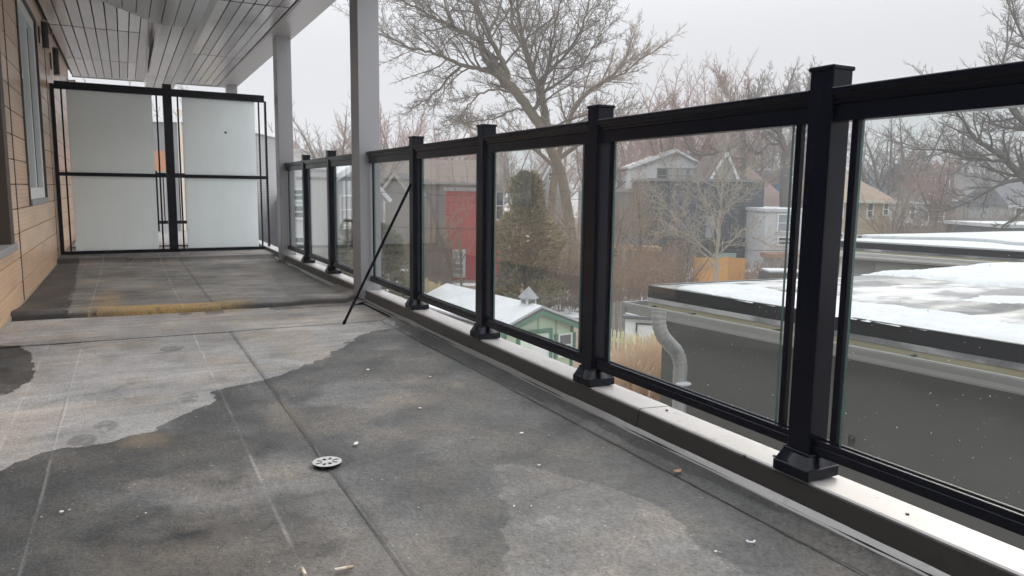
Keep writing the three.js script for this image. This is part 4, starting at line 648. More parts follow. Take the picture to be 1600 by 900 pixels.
const gp = (x, D) => { const p = at(x, 300, D); return V(p.x, G, p.z); };
fence('picket_fence', 'weathered pale picket fence beside the near garage, left of the dry grass', gp(934, 17.6), gp(1072, 15.6), 2.42, 0.075, 0.055, M(0.62, 0.62, 0.38), { dog: 1 });
fence('board_fence', 'new tan wooden fence with upright boards in front of the red house', gp(664, 36.5), gp(734, 31.5), 1.15, 0.14, 0.02, M(0.42, 0.31, 0.16));
fence('grey_fence', 'old grey wooden fence among brush left of the garage gutter', gp(930, 25), gp(1004, 26.5), 1.8, 0.14, 0.03, M(0.2, 0.18, 0.15), { dog: 1 });
fence('orange_fence', 'new orange plywood fence below the charcoal building', gp(1091, 40), gp(1172, 40), 2.15, 0.9, 0.015, M(0.52, 0.27, 0.09));
{
  const P = gp(1002, 19), t = thing('white_hut', 'small white hut with dark framed door, behind the dry grass', 'hut', [P.x, G, P.z], -YAW - 0.25), h = at(1002, 503, 19).y - G;
  part('wall', bx(-0.3, 0.5, 0, h, -0.9, 0), M(0.66, 0.68, 0.7), t); part('door_frame', [bx(-0.02, 0.02, 0, h - 0.1, 0.001, 0.03), bx(0.021, 0.42, h - 0.14, h - 0.1, 0.001, 0.03)], M(0.05, 0.055, 0.06), t);
  part('roof', bx(-0.36, 0.56, h + 0.002, h + 0.08, -1, 0.1), M(0.1, 0.1, 0.11), t); const s = new THREE.SphereGeometry(0.5, 16, 8, 0, 6.3, 0, 1.5); s.scale(0.6, 0.25, 0.8); s.translate(-0.05, h + 0.08, -0.4); part('roof_snow', s, mat.snow, t);
}
for (const [x, y, D, w, lb] of [[1221, 425, 36, 0.9, 'snow topped dark crate pile right of the orange fence']]) { const P = at(x, y, D), t = thing('crate_pile', lb, 'crates', [P.x, G, P.z], -YAW); const h = P.y - G; part('crate', bx(-w, w, 0, h, -0.6, 0.6), M(0.09, 0.075, 0.065), t); part('lid_snow', bx(-w * 0.9, w * 0.9, h + 0.002, h + 0.14, -0.55, 0.55, 0.06), mat.snow, t); }
{
  const wire = M(0.03, 0.03, 0.032); const list = [[[560, 352, 26], [900, 357, 30], 'lower overhead cable crossing in front of the evergreen'], [[590, 300, 34], [930, 312, 44], 'thin upper cable in front of the brown roof'], [[1290, 233, 50], [1500, 238, 60], 'thin cable above the tan house'], [[920, 383, 38], [1300, 392, 44], 'low cable across the front of the charcoal building']];
  for (const [a, b, lb] of list) { const A = at(...a), B = at(...b), m = A.clone().lerp(B, 0.5); m.y -= 0.15; solo('cable', new THREE.TubeGeometry(new THREE.QuadraticBezierCurve3(A, m, B), 24, 0.014, 5), wire, lb, 'cable'); }
}

// ---- trees
class Tubes {
  constructor() { this.p = []; this.n = []; this.i = []; }
  add(pts, rad, sides) {
    const b0 = this.p.length / 3, N = pts.length; let u = V(1, 0, 0); const t = V(), w = V();
    for (let k = 0; k < N; k++) {
      t.copy(pts[Math.min(k + 1, N - 1)]).sub(pts[Math.max(k - 1, 0)]).normalize();
      if (k === 0 && Math.abs(t.x) > 0.8) u.set(0, 0, 1);
      u.addScaledVector(t, -u.dot(t)).normalize(); w.crossVectors(t, u);
      for (let s = 0; s < sides; s++) { const a = s / sides * 6.28318, c = Math.cos(a), q = Math.sin(a), nx = u.x * c + w.x * q, ny = u.y * c + w.y * q, nz = u.z * c + w.z * q, r = rad[k]; this.p.push(pts[k].x + nx * r, pts[k].y + ny * r, pts[k].z + nz * r); this.n.push(nx, ny, nz); }
      if (k) for (let s = 0; s < sides; s++) { const a = b0 + (k - 1) * sides + s, b = b0 + (k - 1) * sides + (s + 1) % sides; this.i.push(a, b, a + sides, b, b + sides, a + sides); }
    }
  }
  geo(o) { const g = new THREE.BufferGeometry(), p = Float32Array.from(this.p); for (let i = 0; i < p.length; i += 3) { p[i] -= o.x; p[i + 1] -= o.y; p[i + 2] -= o.z; } g.setAttribute('position', new THREE.BufferAttribute(p, 3)); g.setAttribute('normal', new THREE.Float32BufferAttribute(this.n, 3)); const uv = new Float32Array(p.length / 3 * 2); for (let i = 0; i < uv.length / 2; i++) { uv[i * 2] = (p[i * 3] + p[i * 3 + 2]) * 1.5; uv[i * 2 + 1] = p[i * 3 + 1] * 0.6; } g.setAttribute('uv', new THREE.BufferAttribute(uv, 2)); g.setIndex(this.i); return g; }
}
const bark = tex(128, 128, (u, v) => 0.6 + 0.6 * fbm(u * 12, v * 4, 4, 241, 4), {});
function grow(T, C, p, dir, len, r, lv, o) {
  const n = lv >= o.levels ? (o.fine ? 2 : 1) : lv === o.levels - 1 ? 3 : Math.max(3, Math.min(9, Math.round(len / o.seg))), pts = [p.clone()], rad = [r], dirs = [dir.clone()], d = dir.clone(), q = p.clone(), end = lv >= o.levels ? 0.3 : 0.45;
  for (let k = 1; k <= n; k++) { d.x += (rnd() - 0.5) * o.wig; d.y += (rnd() - 0.5) * o.wig + o.up * (lv > 0 ? 1 : 0.3); d.z += (rnd() - 0.5) * o.wig; d.normalize(); q.addScaledVector(d, len / n); pts.push(q.clone()); rad.push(r * (1 - (1 - end) * k / n)); dirs.push(d.clone()); }
  (lv <= 1 ? T : C).add(pts, rad, lv === 0 ? 8 : lv === 1 ? 6 : lv === 2 ? 4 : 3);
  if (lv < o.levels) sprout(T, C, pts, rad, dirs, len, lv, o, lv === 0 ? o.clear : 0.18);
}
function sprout(T, C, pts, rad, dirs, len, lv, o, t0) {
  const n = pts.length - 1, kids = o.kids[Math.min(lv, o.kids.length - 1)], ax = V(), ph = rnd() * 6.28;
  for (let c = 0; c < kids; c++) {
    const t = t0 + (1 - t0) * (c + rnd() * 0.9) / kids, f = Math.min(n - 0.001, t * n), k = f | 0, a = f - k, P = pts[k].clone().lerp(pts[k + 1], a), D = dirs[k], ang = o.ang * (0.7 + 0.6 * rnd()) * (lv === 0 ? 1.1 - 0.4 * t : 1), az = ph + c * 2.4 + rnd() * 0.9;
    ax.set(Math.cos(az), 0.01, Math.sin(az)); if (Math.abs(D.y) < 0.7) ax.set(0, 1, 0).cross(D).normalize().multiplyScalar(Math.cos(az)).addScaledVector(V(0, 1, 0), Math.sin(az) * 0.8 + 0.25);
    ax.addScaledVector(D, -ax.dot(D)).normalize();
    const nd = D.clone().multiplyScalar(Math.cos(ang)).addScaledVector(ax, Math.sin(ang)).normalize(), r0 = rad[k] * (1 - a) + rad[k + 1] * a;
    grow(T, C, P, nd, len * o.ratio * (0.65 + 0.6 * rnd()) * (1.12 - 0.5 * t), Math.max(o.rmin, r0 * (lv === 0 ? 0.5 : 0.55)), lv + 1, o);
  }
  grow(T, C, pts[n], dirs[n], len * o.ratio * 0.8, Math.max(o.rmin, rad[n]), lv + 1, o);
}
const barkM = (r, g, b) => M(r, g, b, { map: bark, roughness: 0.95 });
function finishTree(name, label, T, C, base, bm, tm, group) { const t = thing(name, label, 'tree', [base.x, base.y, base.z], 0, group); part('trunk', T.geo(base), bm, t); part('crown', C.geo(base), tm, t); return t; }
const DEF = { seg: 0.9, wig: 0.34, up: 0.05, levels: 4, kids: [11, 10, 7, 6], ang: 0.8, spread: 1.4, ratio: 0.4, rmin: 0.012 };
function tree(label, px, top, D, bm, tm, opt = {}, name = 'bare_tree') {
  const o = { ...DEF, ...opt }; seed(Math.round(px * 7 + top * 13)); const b = gp(px, D), H = at(px, top, D).y - G, T = new Tubes(), C = new Tubes(); o.rmin = o.rmin * Math.max(1, D / 60); o.seg = Math.max(0.7, H / 14);
  const th = H * (o.trunk || 0.3), r0 = o.r || H * 0.019, tp = [b.clone()], tr = [r0 * 1.15], q = b.clone(), up = V(rr(-0.06, 0.06), 1, rr(-0.06, 0.06));
  for (let k = 1; k <= 5; k++) { q.addScaledVector(up, th / 5); q.x += rr(-0.05, 0.05); q.z += rr(-0.05, 0.05); tp.push(q.clone()); tr.push(r0 * (1.15 - 0.07 * k)); }
  T.add(tp, tr, 8);
  const nl = o.limbs || 7, a0 = rnd() * 6.28;
  for (let k = 0; k < nl; k++) {
    const t = k / Math.max(1, nl - 1), tilt = (k === 0 ? 0.08 : (0.2 + 0.5 * rnd()) * (o.spread || 1)), a = a0 + k * 2.4, s = k === 0 ? 1 : 0.62 + 0.38 * rnd();
    const st = tp[5].clone().lerp(tp[3], k === 0 ? 0 : rnd() * 0.9), len = (H - (st.y - b.y)) * 0.68 / Math.max(0.75, Math.cos(tilt)) * s;
    grow(T, C, st, V(Math.cos(a) * Math.sin(tilt), Math.cos(tilt), Math.sin(a) * Math.sin(tilt)), len, r0 * (k === 0 ? 0.75 : 0.5), 1, o);
  }
  return finishTree(name, label, T, C, b, bm, tm, o.group);
}
const gb = barkM(0.17, 0.14, 0.115), pinkT = M(0.3, 0.19, 0.165), greyT = M(0.2, 0.165, 0.14), tanT = M(0.27, 0.21, 0.16), paleB = barkM(0.28, 0.23, 0.18);
// limbs measured on the photograph, grown out into side branches and twigs
function limbTree(label, name, D, base, limbs, bm, tm, o) {
  seed(o.seed); const T = new Tubes(), C = new Tubes(), op = { ...DEF, ...o };
  for (const L of limbs) {
    const raw = L.p.map(([x, y, dd]) => (y === 'g' ? gp(x, D + (dd || 0)) : at(x, y, D + (dd || 0)))), c = new THREE.CatmullRomCurve3(raw, false, 'centripetal'), n = Math.max(6, raw.length * 3), pts = c.getPoints(n), rad = pts.map((_, k) => L.r[0] + (L.r[1] - L.r[0]) * Math.pow(k / n, 0.8)), dirs = pts.map((_, k) => c.getTangent(Math.min(1, k / n)));
    for (let k = 2; k < n; k++) pts[k].add(V(rr(-1, 1), rr(-1, 1), rr(-1, 1)).multiplyScalar(0.06));
    T.add(pts, rad, 9);
    if (L.kids !== 0) { const q = { ...op, kids: [L.kids || 14, ...op.kids.slice(1)] }; const len = c.getLength(); sprout(T, C, pts, rad, dirs, Math.min(len, L.len || 9), 0, q, L.t0 ?? 0.15); grow(T, C, pts[n], dirs[n], (L.len || 6) * 0.45, rad[n], 1, q); }
  }
  const b = base; return finishTree(name, label, T, C, b, bm, tm);
}
limbTree('largest bare tree, with forked trunk and wide crown filling the sky above the railing', 'bare_tree', 40, gp(894, 40), [
  { p: [[899, 'g'], [896, 440], [891, 350], [879, 280], [860, 232]], r: [0.29, 0.27], kids: 0 },
  { p: [[860, 232], [846, 200], [826, 172], [806, 145], [788, 127]], r: [0.272, 0.264], kids: 2, len: 4 },
  { p: [[788, 127], [762, 110], [742, 106], [720, 101], [700, 92], [687, 86], [662, 79], [645, 76], [620, 64]], r: [0.150, 0.040], kids: 18, len: 6.2 },
  { p: [[722, 102], [705, 118], [688, 136], [672, 152], [656, 162, 1]], r: [0.088, 0.024], kids: 12, len: 4 },
  { p: [[788, 127], [772, 100], [752, 70], [730, 52], [710, 44], [692, 34], [677, 28], [650, 12], [632, 2]], r: [0.163, 0.040], kids: 20, len: 6.5 },
  { p: [[710, 44], [698, 18, -1], [688, -30, -1], [670, -70, -2]], r: [0.082, 0.032], kids: 10, len: 5 },
  { p: [[794, 132], [790, 108], [776, 80], [764, 50], [748, 20], [736, 0], [720, -50], [706, -110]], r: [0.177, 0.040], kids: 20, len: 7 },
  { p: [[764, 50], [778, 20, 2], [786, -20, 3], [784, -70, 4]], r: [0.102, 0.032], kids: 12, len: 5 },
  { p: [[862, 236], [858, 205], [850, 172], [846, 150], [838, 128], [830, 100], [820, 72], [813, 46], [808, 0], [812, -60], [818, -130]], r: [0.245, 0.040], kids: 24, len: 7.5, t0: 0.3 },
  { p: [[830, 182], [838, 166], [847, 146], [852, 118], [860, 80], [870, 30, -2], [882, -20, -3]], r: [0.136, 0.032], kids: 18, len: 6 },
  { p: [[842, 128], [862, 108], [885, 84], [905, 50], [916, 20], [930, -30]], r: [0.122, 0.032], kids: 18, len: 5.5 },
  { p: [[846, 146], [868, 132], [895, 112], [918, 88], [935, 60]], r: [0.095, 0.024], kids: 14, len: 5 },
  { p: [[814, 66], [800, 30, 3], [796, -20, 4], [790, -80, 5]], r: [0.102, 0.032], kids: 14, len: 5.5 },
  { p: [[806, 146], [784, 140, -2], [760, 142, -3], [738, 156, -3], [724, 176, -3]], r: [0.082, 0.024], kids: 10, len: 3.5 },
  { p: [[858, 205], [880, 190, -2], [910, 180, -3], [940, 178, -4]], r: [0.095, 0.024], kids: 10, len: 4 },
  { p: [[826, 172], [800, 172, 3], [770, 186, 4], [742, 190, 4]], r: [0.075, 0.024], kids: 10, len: 4 },
], barkM(0.155, 0.13, 0.095), M(0.15, 0.125, 0.1), { seed: 4242, levels: 4, kids: [14, 7, 5, 3], ratio: 0.46, ang: 0.85, wig: 0.5, up: 0.03, rmin: 0.011, seg: 0.7 });
limbTree('bare tree leaning right beside the big one, its long bough ending over the railing post', 'bare_tree', 48, gp(868, 48), [
  { p: [[866, 'g'], [862, 330], [870, 250]], r: [0.3, 0.24], kids: 0 },
  { p: [[870, 250], [885, 200], [905, 156], [935, 132], [970, 117], [998, 94]], r: [0.22, 0.04], kids: 20, len: 6 },
  { p: [[935, 132], [958, 118], [976, 96], [984, 72]], r: [0.11, 0.03], kids: 12, len: 4 },
  { p: [[870, 250], [920, 215], [975, 190], [1020, 180], [1060, 182]], r: [0.17, 0.03], kids: 16, len: 5 },
  { p: [[866, 260], [830, 230], [790, 215], [750, 205]], r: [0.15, 0.03], kids: 12, len: 5 },
], barkM(0.18, 0.14, 0.105), tanT, { seed: 99, levels: 4, kids: [14, 7, 5, 4], ratio: 0.42, ang: 0.7, wig: 0.36, rmin: 0.013 });
limbTree('heavy bare tree reaching in from the right edge behind the nearest glass', 'bare_tree', 42, gp(1665, 42), [
  { p: [[1668, 'g'], [1664, 360], [1650, 310]], r: [0.5, 0.42], kids: 0 },
  { p: [[1650, 310], [1615, 290], [1590, 268], [1560, 240], [1530, 222], [1505, 190], [1488, 168]], r: [0.3, 0.05], kids: 18, len: 6 },
  { p: [[1575, 252], [1545, 250], [1510, 246], [1480, 236], [1440, 234]], r: [0.12, 0.03], kids: 14, len: 5 },
  { p: [[1600, 280], [1570, 284], [1540, 300], [1510, 318], [1470, 330]], r: [0.14, 0.03], kids: 12, len: 4 },
  { p: [[1650, 310], [1640, 250], [1610, 200], [1580, 170], [1560, 130], [1572, 80]], r: [0.28, 0.05], kids: 20, len: 6.5 },
  { p: [[1648, 290], [1660, 200], [1640, 130], [1610, 80], [1590, 40]], r: [0.28, 0.05], kids: 18, len: 6 },
  { p: [[1610, 205], [1590, 200], [1555, 195], [1530, 168]], r: [0.12, 0.03], kids: 10, len: 4 },
  { p: [[1660, 330], [1615, 318], [1580, 345], [1545, 368]], r: [0.13, 0.04], kids: 8, len: 3 },
], barkM(0.12, 0.105, 0.09), M(0.14, 0.12, 0.105), { seed: 17, levels: 4, kids: [14, 7, 5, 3], ratio: 0.42, ang: 0.75, wig: 0.42, rmin: 0.012, seg: 0.7 });
limbTree('slender pale young tree in front of the charcoal building', 'young_tree', 29, gp(1116, 29), [
  { p: [[1115, 'g'], [1117, 470], [1120, 400], [1124, 340], [1128, 290], [1131, 240], [1133, 205]], r: [0.124, 0.018], kids: 22, len: 5, t0: 0.3 },
  { p: [[1117, 418], [1098, 392], [1075, 362], [1055, 338], [1038, 318]], r: [0.043, 0.012], kids: 12, len: 3.2 },
  { p: [[1124, 340], [1100, 322], [1080, 300], [1066, 282]], r: [0.031, 0.009], kids: 9, len: 2.4 },
  { p: [[1124, 338], [1150, 315], [1172, 300], [1192, 284]], r: [0.031, 0.009], kids: 10, len: 2.6 },
  { p: [[1120, 385], [1150, 372], [1180, 370], [1215, 392]], r: [0.028, 0.009], kids: 9, len: 2.6 },
], barkM(0.34, 0.3, 0.25), M(0.36, 0.32, 0.27), { seed: 73, levels: 4, kids: [14, 7, 5, 4], ratio: 0.42, ang: 0.8, wig: 0.4, rmin: 0.006, seg: 0.5 });
limbTree('bare tree with low forked boughs above the blue house', 'bare_tree', 60, gp(1229, 60), [
  { p: [[1229, 'g'], [1228, 320], [1228, 262], [1230, 238]], r: [0.5, 0.42], kids: 0 },
  { p: [[1230, 240], [1220, 215], [1214, 192], [1218, 168], [1228, 145]], r: [0.3, 0.06], kids: 16, len: 5 },
  { p: [[1230, 240], [1244, 215], [1258, 192], [1252, 168], [1262, 145]], r: [0.28, 0.06], kids: 16, len: 5 },
  { p: [[1217, 226], [1200, 225], [1185, 240], [1170, 232]], r: [0.13, 0.03], kids: 8, len: 4 },
  { p: [[1215, 205], [1190, 188], [1178, 165], [1184, 145]], r: [0.18, 0.04], kids: 14, len: 4.5 },
], barkM(0.14, 0.12, 0.11), greyT, { seed: 29, levels: 4, kids: [14, 7, 5, 4], ratio: 0.42, ang: 0.75, wig: 0.4, rmin: 0.02 });
limbTree('bare tree with one curved bough hanging over the white upper house', 'bare_tree', 63, gp(1160, 63), [
  { p: [[1166, 'g'], [1162, 300], [1160, 240], [1160, 205]], r: [0.3, 0.25], kids: 0 },
  { p: [[1160, 222], [1140, 230], [1112, 240], [1085, 240], [1072, 222], [1068, 205], [1060, 180]], r: [0.2, 0.06], kids: 12, len: 4 },
  { p: [[1160, 210], [1150, 180], [1142, 155], [1132, 135]], r: [0.22, 0.05], kids: 16, len: 4.5 },
  { p: [[1160, 210], [1166, 180], [1170, 150]], r: [0.18, 0.05], kids: 12, len: 4 },
], gb, pinkT, { seed: 31, levels: 4, kids: [14, 7, 5, 4], ratio: 0.42, ang: 0.725, wig: 0.38, up: 0.09, rmin: 0.02 });

const far = { group: undefined };
tree('reddish bare tree low beside the far grey column', 462, 196, 80, gb, pinkT, { r: 0.22, up: 0.04, ang: 0.72 });
tree('faint bare tree between the two grey columns, left of the tall one', 505, 190, 78, gb, greyT, { r: 0.22, up: 0.04, ang: 0.72 });
tree('spreading bare tree hard against the left edge of the tall column', 556, 160, 62, gb, greyT, { r: 0.26, ang: 0.8 });
tree('reddish budding tree just right of the tall column', 612, 146, 72, gb, pinkT, { r: 0.24, up: 0.04, ang: 0.7, limbs: 8 });
tree('rosy budding tree behind the second post from the tall column', 655, 158, 76, gb, pinkT, { r: 0.24, up: 0.04, ang: 0.7, limbs: 8 });
tree('rosy bare tree below the left boughs of the biggest tree', 700, 190, 84, gb, pinkT, { r: 0.22, up: 0.04, ang: 0.72 });
tree('thin bare tree behind the fork of the biggest tree', 760, 180, 80, gb, tanT, { r: 0.22, up: 0.08 });
tree('bare tree just right of the biggest trunk, low over the railing', 935, 165, 74, gb, pinkT, { r: 0.22, up: 0.04 });
tree('pinkish bare tree above the middle of the second nearest panel', 990, 140, 78, gb, pinkT, { r: 0.24, up: 0.04, limbs: 8 });
tree('tall rounded budding tree, left one of a close pair above the railing', 1050, 84, 72, gb, pinkT, { r: 0.26, up: 0.04, ang: 0.72, limbs: 9 });
tree('tall rounded budding tree, right one of a close pair above the railing', 1102, 90, 74, gb, pinkT, { r: 0.26, up: 0.04, ang: 0.72, limbs: 9 });
tree('lower budding tree right of the close pair', 1150, 125, 80, gb, pinkT, { r: 0.22, up: 0.04, ang: 0.72 });
tree('pale bare tree left of the nearest railing post', 1195, 104, 84, gb, greyT, { r: 0.22, up: 0.08 });
tree('bare tree hidden mostly by the nearest railing post', 1275, 128, 80, gb, greyT, { r: 0.22 });
tree('bare tree with curved trunk right of the nearest post, above the tan roof', 1376, 168, 82, gb, greyT, { r: 0.3, ang: 0.85 });
tree('straight trunked bare tree above the slate blue roof', 1411, 165, 84, gb, greyT, { r: 0.36, ang: 0.9, clear: 0.45 });
tree('reddish bare tree in front of the brick row house', 1462, 205, 66, gb, pinkT, { r: 0.16, up: 0.04 });
tree('bare tree behind the dark row house', 1500, 160, 104, gb, greyT, { r: 0.3 });
tree('bare tree far behind the right hand tree', 1560, 190, 104, gb, greyT, { r: 0.3 });
tree('young bare tree at the corner of the tan house', 1398, 258, 54, paleB, tanT, { r: 0.12, levels: 3, kids: [12, 12, 9] });
tree('bare tree left of the charcoal building, in front of the grey house', 1000, 250, 44, gb, tanT, { r: 0.14, up: 0.08, limbs: 6 });
tree('slim bare tree in front of the red house', 722, 236, 40, gb, greyT, { r: 0.06, levels: 3, limbs: 4, kids: [8, 6, 5], up: 0.04, rmin: 0.008 });
for (const [px, top, D, lb] of [[648, 262, 41, 'small bare tree behind the leaning rod post'], [868, 292, 36, 'small bare tree in front of the biggest trunk'], [955, 285, 38, 'small bare tree against the grey block house'], [1072, 318, 36, 'thin bare sapling left of the pale young tree'], [1430, 288, 56, 'bare sapling before the slate blue roof'], [1505, 270, 60, 'bare sapling before the dark row house']])
  tree(lb, px, top, D, gb, tanT, { r: 0.07, levels: 3, limbs: 9, kids: [12, 12, 9], ratio: 0.42, rmin: 0.009, up: 0.03, trunk: 0.15 });
tree('bare tree behind the evergreen, left of the biggest trunk', 820, 225, 46, gb, tanT, { r: 0.14, up: 0.04 });
tree('bare tree right of the biggest trunk, half behind a railing post', 925, 262, 42, gb, tanT, { r: 0.12, up: 0.08 });
{
  const far3 = { levels: 3, limbs: 9, kids: [16, 12, 10], ratio: 0.36, up: 0.04, ang: 0.725, rmin: 0.014, group: undefined };
  for (const [px, top, D, lb] of [[585, 172, 96, 'faint reddish tree touching the right edge of the tall column'], [635, 168, 100, 'faint rosy tree between the two budding trees by the tall column'], [682, 178, 98, 'faint rosy tree under the lowest left bough of the biggest tree'], [728, 172, 102, 'faint tree crown left of the fork of the biggest tree'], [782, 182, 98, 'faint tree crown right behind the fork of the biggest tree'], [885, 176, 100, 'faint tree crown left of the second nearest post'], [958, 150, 98, 'faint pink tree crown just right of the second nearest post'], [1020, 122, 92, 'faint pink crown left of the close pair of budding trees'], [1076, 112, 96, 'faint crown in the gap of the close pair of budding trees'], [1128, 118, 94, 'faint pink crown at the right of the close pair'], [1172, 132, 100, 'faint grey crown left of the nearest post'], [1232, 100, 96, 'tall faint grey crown right against the nearest post'], [1345, 200, 110, 'faint tree above the chimney of the tan house'], [1440, 205, 112, 'faint tree above the brick row house'], [1530, 215, 112, 'faint tree above the dark row house'], [480, 205, 104, 'faint tree over the short railing by the far column']])
    tree(lb, px, top, D, gb, px > 1150 ? greyT : pinkT, { ...far3, r: 0.22 });
}
{
  const px = [360, 395, 425], lbs = ['thin tree tops seen under the soffit right of the beam', 'thin tree top seen at the left of the tiny far column', 'thin tree right of the tiny far column'];
  tree('thin bare tree seen over the left half of the frosted screen', 160, 100, 60, gb, greyT, { r: 0.2 });
  tree('thin bare tree seen over the right half of the frosted screen', 320, 118, 62, gb, greyT, { r: 0.2, up: 0.05 });
}

// ---- brush, dry grass, evergreens
function brush(name, label, px0, px1, top, D, dD, count, m, o = {}) {
  seed(Math.round(px0 + top * 3)); const C = new Tubes(), b = gp((px0 + px1) / 2, D);
  for (let i = 0; i < count; i++) {
    const x = rr(px0, px1), dd = D + rr(-dD, dD), p = gp(x, dd), env = 1 - Math.pow(Math.abs((x - (px0 + px1) / 2) / ((px1 - px0) / 2)), 3) * 0.5, h = (at(x, top, dd).y - G) * env * rr(0.45, 1.05);
    const lean = V(rr(-0.3, 0.3), 1, rr(-0.3, 0.3)).normalize(), n = 4, pts = [p.clone()], rad = [o.r || 0.02], q = p.clone();
    for (let k = 1; k <= n; k++) { lean.x += rr(-0.25, 0.25); lean.z += rr(-0.25, 0.25); lean.y += o.droop ? -0.12 * k : 0.05; lean.normalize(); q.addScaledVector(lean, h / n); pts.push(q.clone()); rad.push((o.r || 0.02) * (1 - 0.7 * k / n)); }
    C.add(pts, rad, 3);
    for (let c = 0; c < (o.twigs ?? 5); c++) { const k = 1 + (rnd() * (n - 1) | 0), P = pts[k], d = V(rr(-1, 1), rr(0, 1.2), rr(-1, 1)).normalize(), l = h * rr(0.12, 0.3); C.add([P, P.clone().addScaledVector(d, l * 0.5), P.clone().addScaledVector(d, l).add(V(rr(-0.1, 0.1), 0.08, rr(-0.1, 0.1)))], [(o.r || 0.02) * 0.6, (o.r || 0.02) * 0.45, (o.r || 0.02) * 0.3], 3); }
  }
  const t = part(numbered(name), C.geo(b), m, scene); t.position.copy(b); t.userData = { label, category: o.category || 'brush', kind: 'stuff' }; return t;
}
const br = M(0.24, 0.165, 0.12), br2 = M(0.2, 0.15, 0.115);
brush('brush', 'brown thicket left of the orange fence', 940, 1095, 372, 35, 3.5, 420, br, { r: 0.018, twigs: 7 });
brush('brush', 'brown brush before the dark building', 1150, 1300, 395, 42, 3, 240, br, { r: 0.02, twigs: 6 });
brush('brush', 'tan scrub beyond the farther garage', 1385, 1560, 325, 56, 8, 600, M(0.25, 0.18, 0.135), { r: 0.024, twigs: 7 });
brush('brush', 'dull scrub at the far right', 1480, 1700, 318, 66, 8, 420, br2, { r: 0.026, twigs: 7 });
brush('brush', 'brown brush under the big tree', 850, 960, 370, 37, 3, 300, M(0.27, 0.18, 0.13), { r: 0.02, twigs: 7 });
brush('brush', 'grey scrub beside the red house', 640, 705, 345, 42, 4, 260, br2, { r: 0.02, twigs: 7 });
brush('brush', 'low yard scrub behind the shed', 560, 680, 432, 26, 3, 160, br2, { r: 0.015, twigs: 6 });
{ // dry ornamental grass beside the picket fence
  seed(8); const C = new Tubes(), b = gp(1028, 14.3);
  for (let i = 0; i < 2600; i++) { const a = rr(0, 6.28), R = 0.75 * Math.sqrt(rnd()), p = V(b.x + R * Math.cos(a), G, b.z + R * Math.sin(a) * 0.8), h = rr(1.9, 3.25) * (1 - 0.22 * R), lx = Math.cos(a) * R * 0.4 + rr(-0.22, 0.22), lz = Math.sin(a) * R * 0.4 + rr(-0.22, 0.22); C.add([p, p.clone().add(V(lx * 0.3, h * 0.55, lz * 0.3)), p.clone().add(V(lx, h * 0.92, lz)), p.clone().add(V(lx * 1.7, h * rr(0.9, 1.0), lz * 1.7))], [0.007, 0.006, 0.005, 0.002], 3); }
  const t = thing('ornamental_grass', 'tall clump of dry tan ornamental grass beside the garage downspout', 'grass clump', [b.x, b.y, b.z]); part('stems', C.geo(b), M(0.62, 0.46, 0.32), t, { kind: 'stuff' });
}
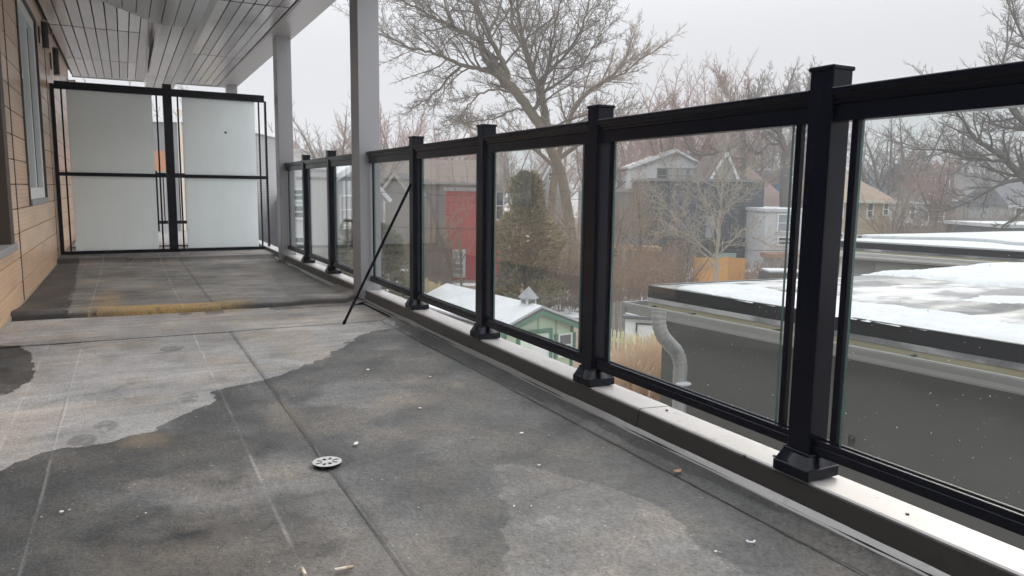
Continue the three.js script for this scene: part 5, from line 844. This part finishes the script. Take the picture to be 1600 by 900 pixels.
function evergreen(name, label, px, top, D, halfPx, count, cols, o = {}) {
  seed(Math.round(px * 3 + D)); const b = gp(px, D), H = at(px, top, D).y - G, Rm = halfPx * D / FPX, T = new Tubes(); T.add([b, b.clone().add(V(0, H * 0.25, 0)), b.clone().add(V(0, H * 0.5, 0))], [0.14, 0.09, 0.03], 7);
  const pos = [], nor = [], col = [], lobes = []; for (let i = 0; i < 130; i++) { const h = 0.97 * Math.pow(rnd(), 0.85), a = rnd() * 6.28; lobes.push([h, a, rr(0.5, 1.12)]); }
  const prof = (h) => Rm * (o.round ? Math.sqrt(Math.max(0, 1 - Math.pow(2 * h - 0.75, 2) / 1.6)) : Math.min(1, Math.pow(0.1 + (1.0 - h) * 1.9, 0.75)) * (0.82 + 0.18 * Math.sin(h * 13 + 1)) * (h < 0.12 ? 0.7 + h * 2.5 : 1));
  for (let i = 0; i < count; i++) {
    const L = lobes[(rnd() * lobes.length) | 0], h = clamp(L[0] + rr(-0.06, 0.06)), a = L[1] + rr(-0.45, 0.45), rad = prof(h) * (L[2] * L[2] * 1.15 * (1 - 0.45 * Math.pow(rnd(), 2)) + 0.06), c = V(b.x + Math.cos(a) * rad, b.y + H * (0.03 + 0.97 * h), b.z + Math.sin(a) * rad);
    const out = V(Math.cos(a), rr(0.2, 1.1), Math.sin(a)).normalize(), sd = V(rr(-1, 1), rr(-1, 1), rr(-1, 1)).cross(out).normalize(), s = (o.leaf || 0.16) * rr(0.6, 1.4), w = s * 0.28, tone = cols[(rnd() * cols.length) | 0], k = rr(0.8, 1.2);
    const A = c.clone().addScaledVector(sd, w), B = c.clone().addScaledVector(sd, -w), E = c.clone().addScaledVector(out, s), n = sd.clone().cross(out);
    for (const P of [A, E, B]) { pos.push(P.x - b.x, P.y - b.y, P.z - b.z); nor.push(n.x, n.y, n.z); col.push(tone[0] * k, tone[1] * k, tone[2] * k); }
  }
  const g = new THREE.BufferGeometry(); g.setAttribute('position', new THREE.Float32BufferAttribute(pos, 3)); g.setAttribute('normal', new THREE.Float32BufferAttribute(nor, 3)); g.setAttribute('color', new THREE.Float32BufferAttribute(col, 3));
  const t = thing(name, label, 'tree', [b.x, b.y, b.z]); part('trunk', T.geo(b), barkM(0.07, 0.055, 0.045), t); part('foliage', g, M(1, 1, 1, { vertexColors: true, side: THREE.DoubleSide, roughness: 0.9 }), t, { kind: 'stuff' });
}
const olive = [[0.24, 0.21, 0.11], [0.17, 0.16, 0.085], [0.3, 0.25, 0.145], [0.32, 0.25, 0.165], [0.11, 0.11, 0.065]];
evergreen('cedar_tree', 'olive green cedar behind the green shed', 824, 270, 33, 56, 40000, olive, { leaf: 0.17 });
evergreen('cedar_tree', 'bushy olive evergreen behind the tall grey column and rod', 596, 352, 24, 46, 16000, [[0.17, 0.16, 0.09], [0.13, 0.13, 0.08], [0.22, 0.2, 0.13]], { leaf: 0.13, round: 1 });
evergreen('cedar_tree', 'small greyish evergreen left of the tall grey column', 545, 345, 26, 20, 7000, [[0.2, 0.19, 0.12], [0.15, 0.15, 0.1]], { leaf: 0.12, round: 1 });

renderer.render(scene, camera);
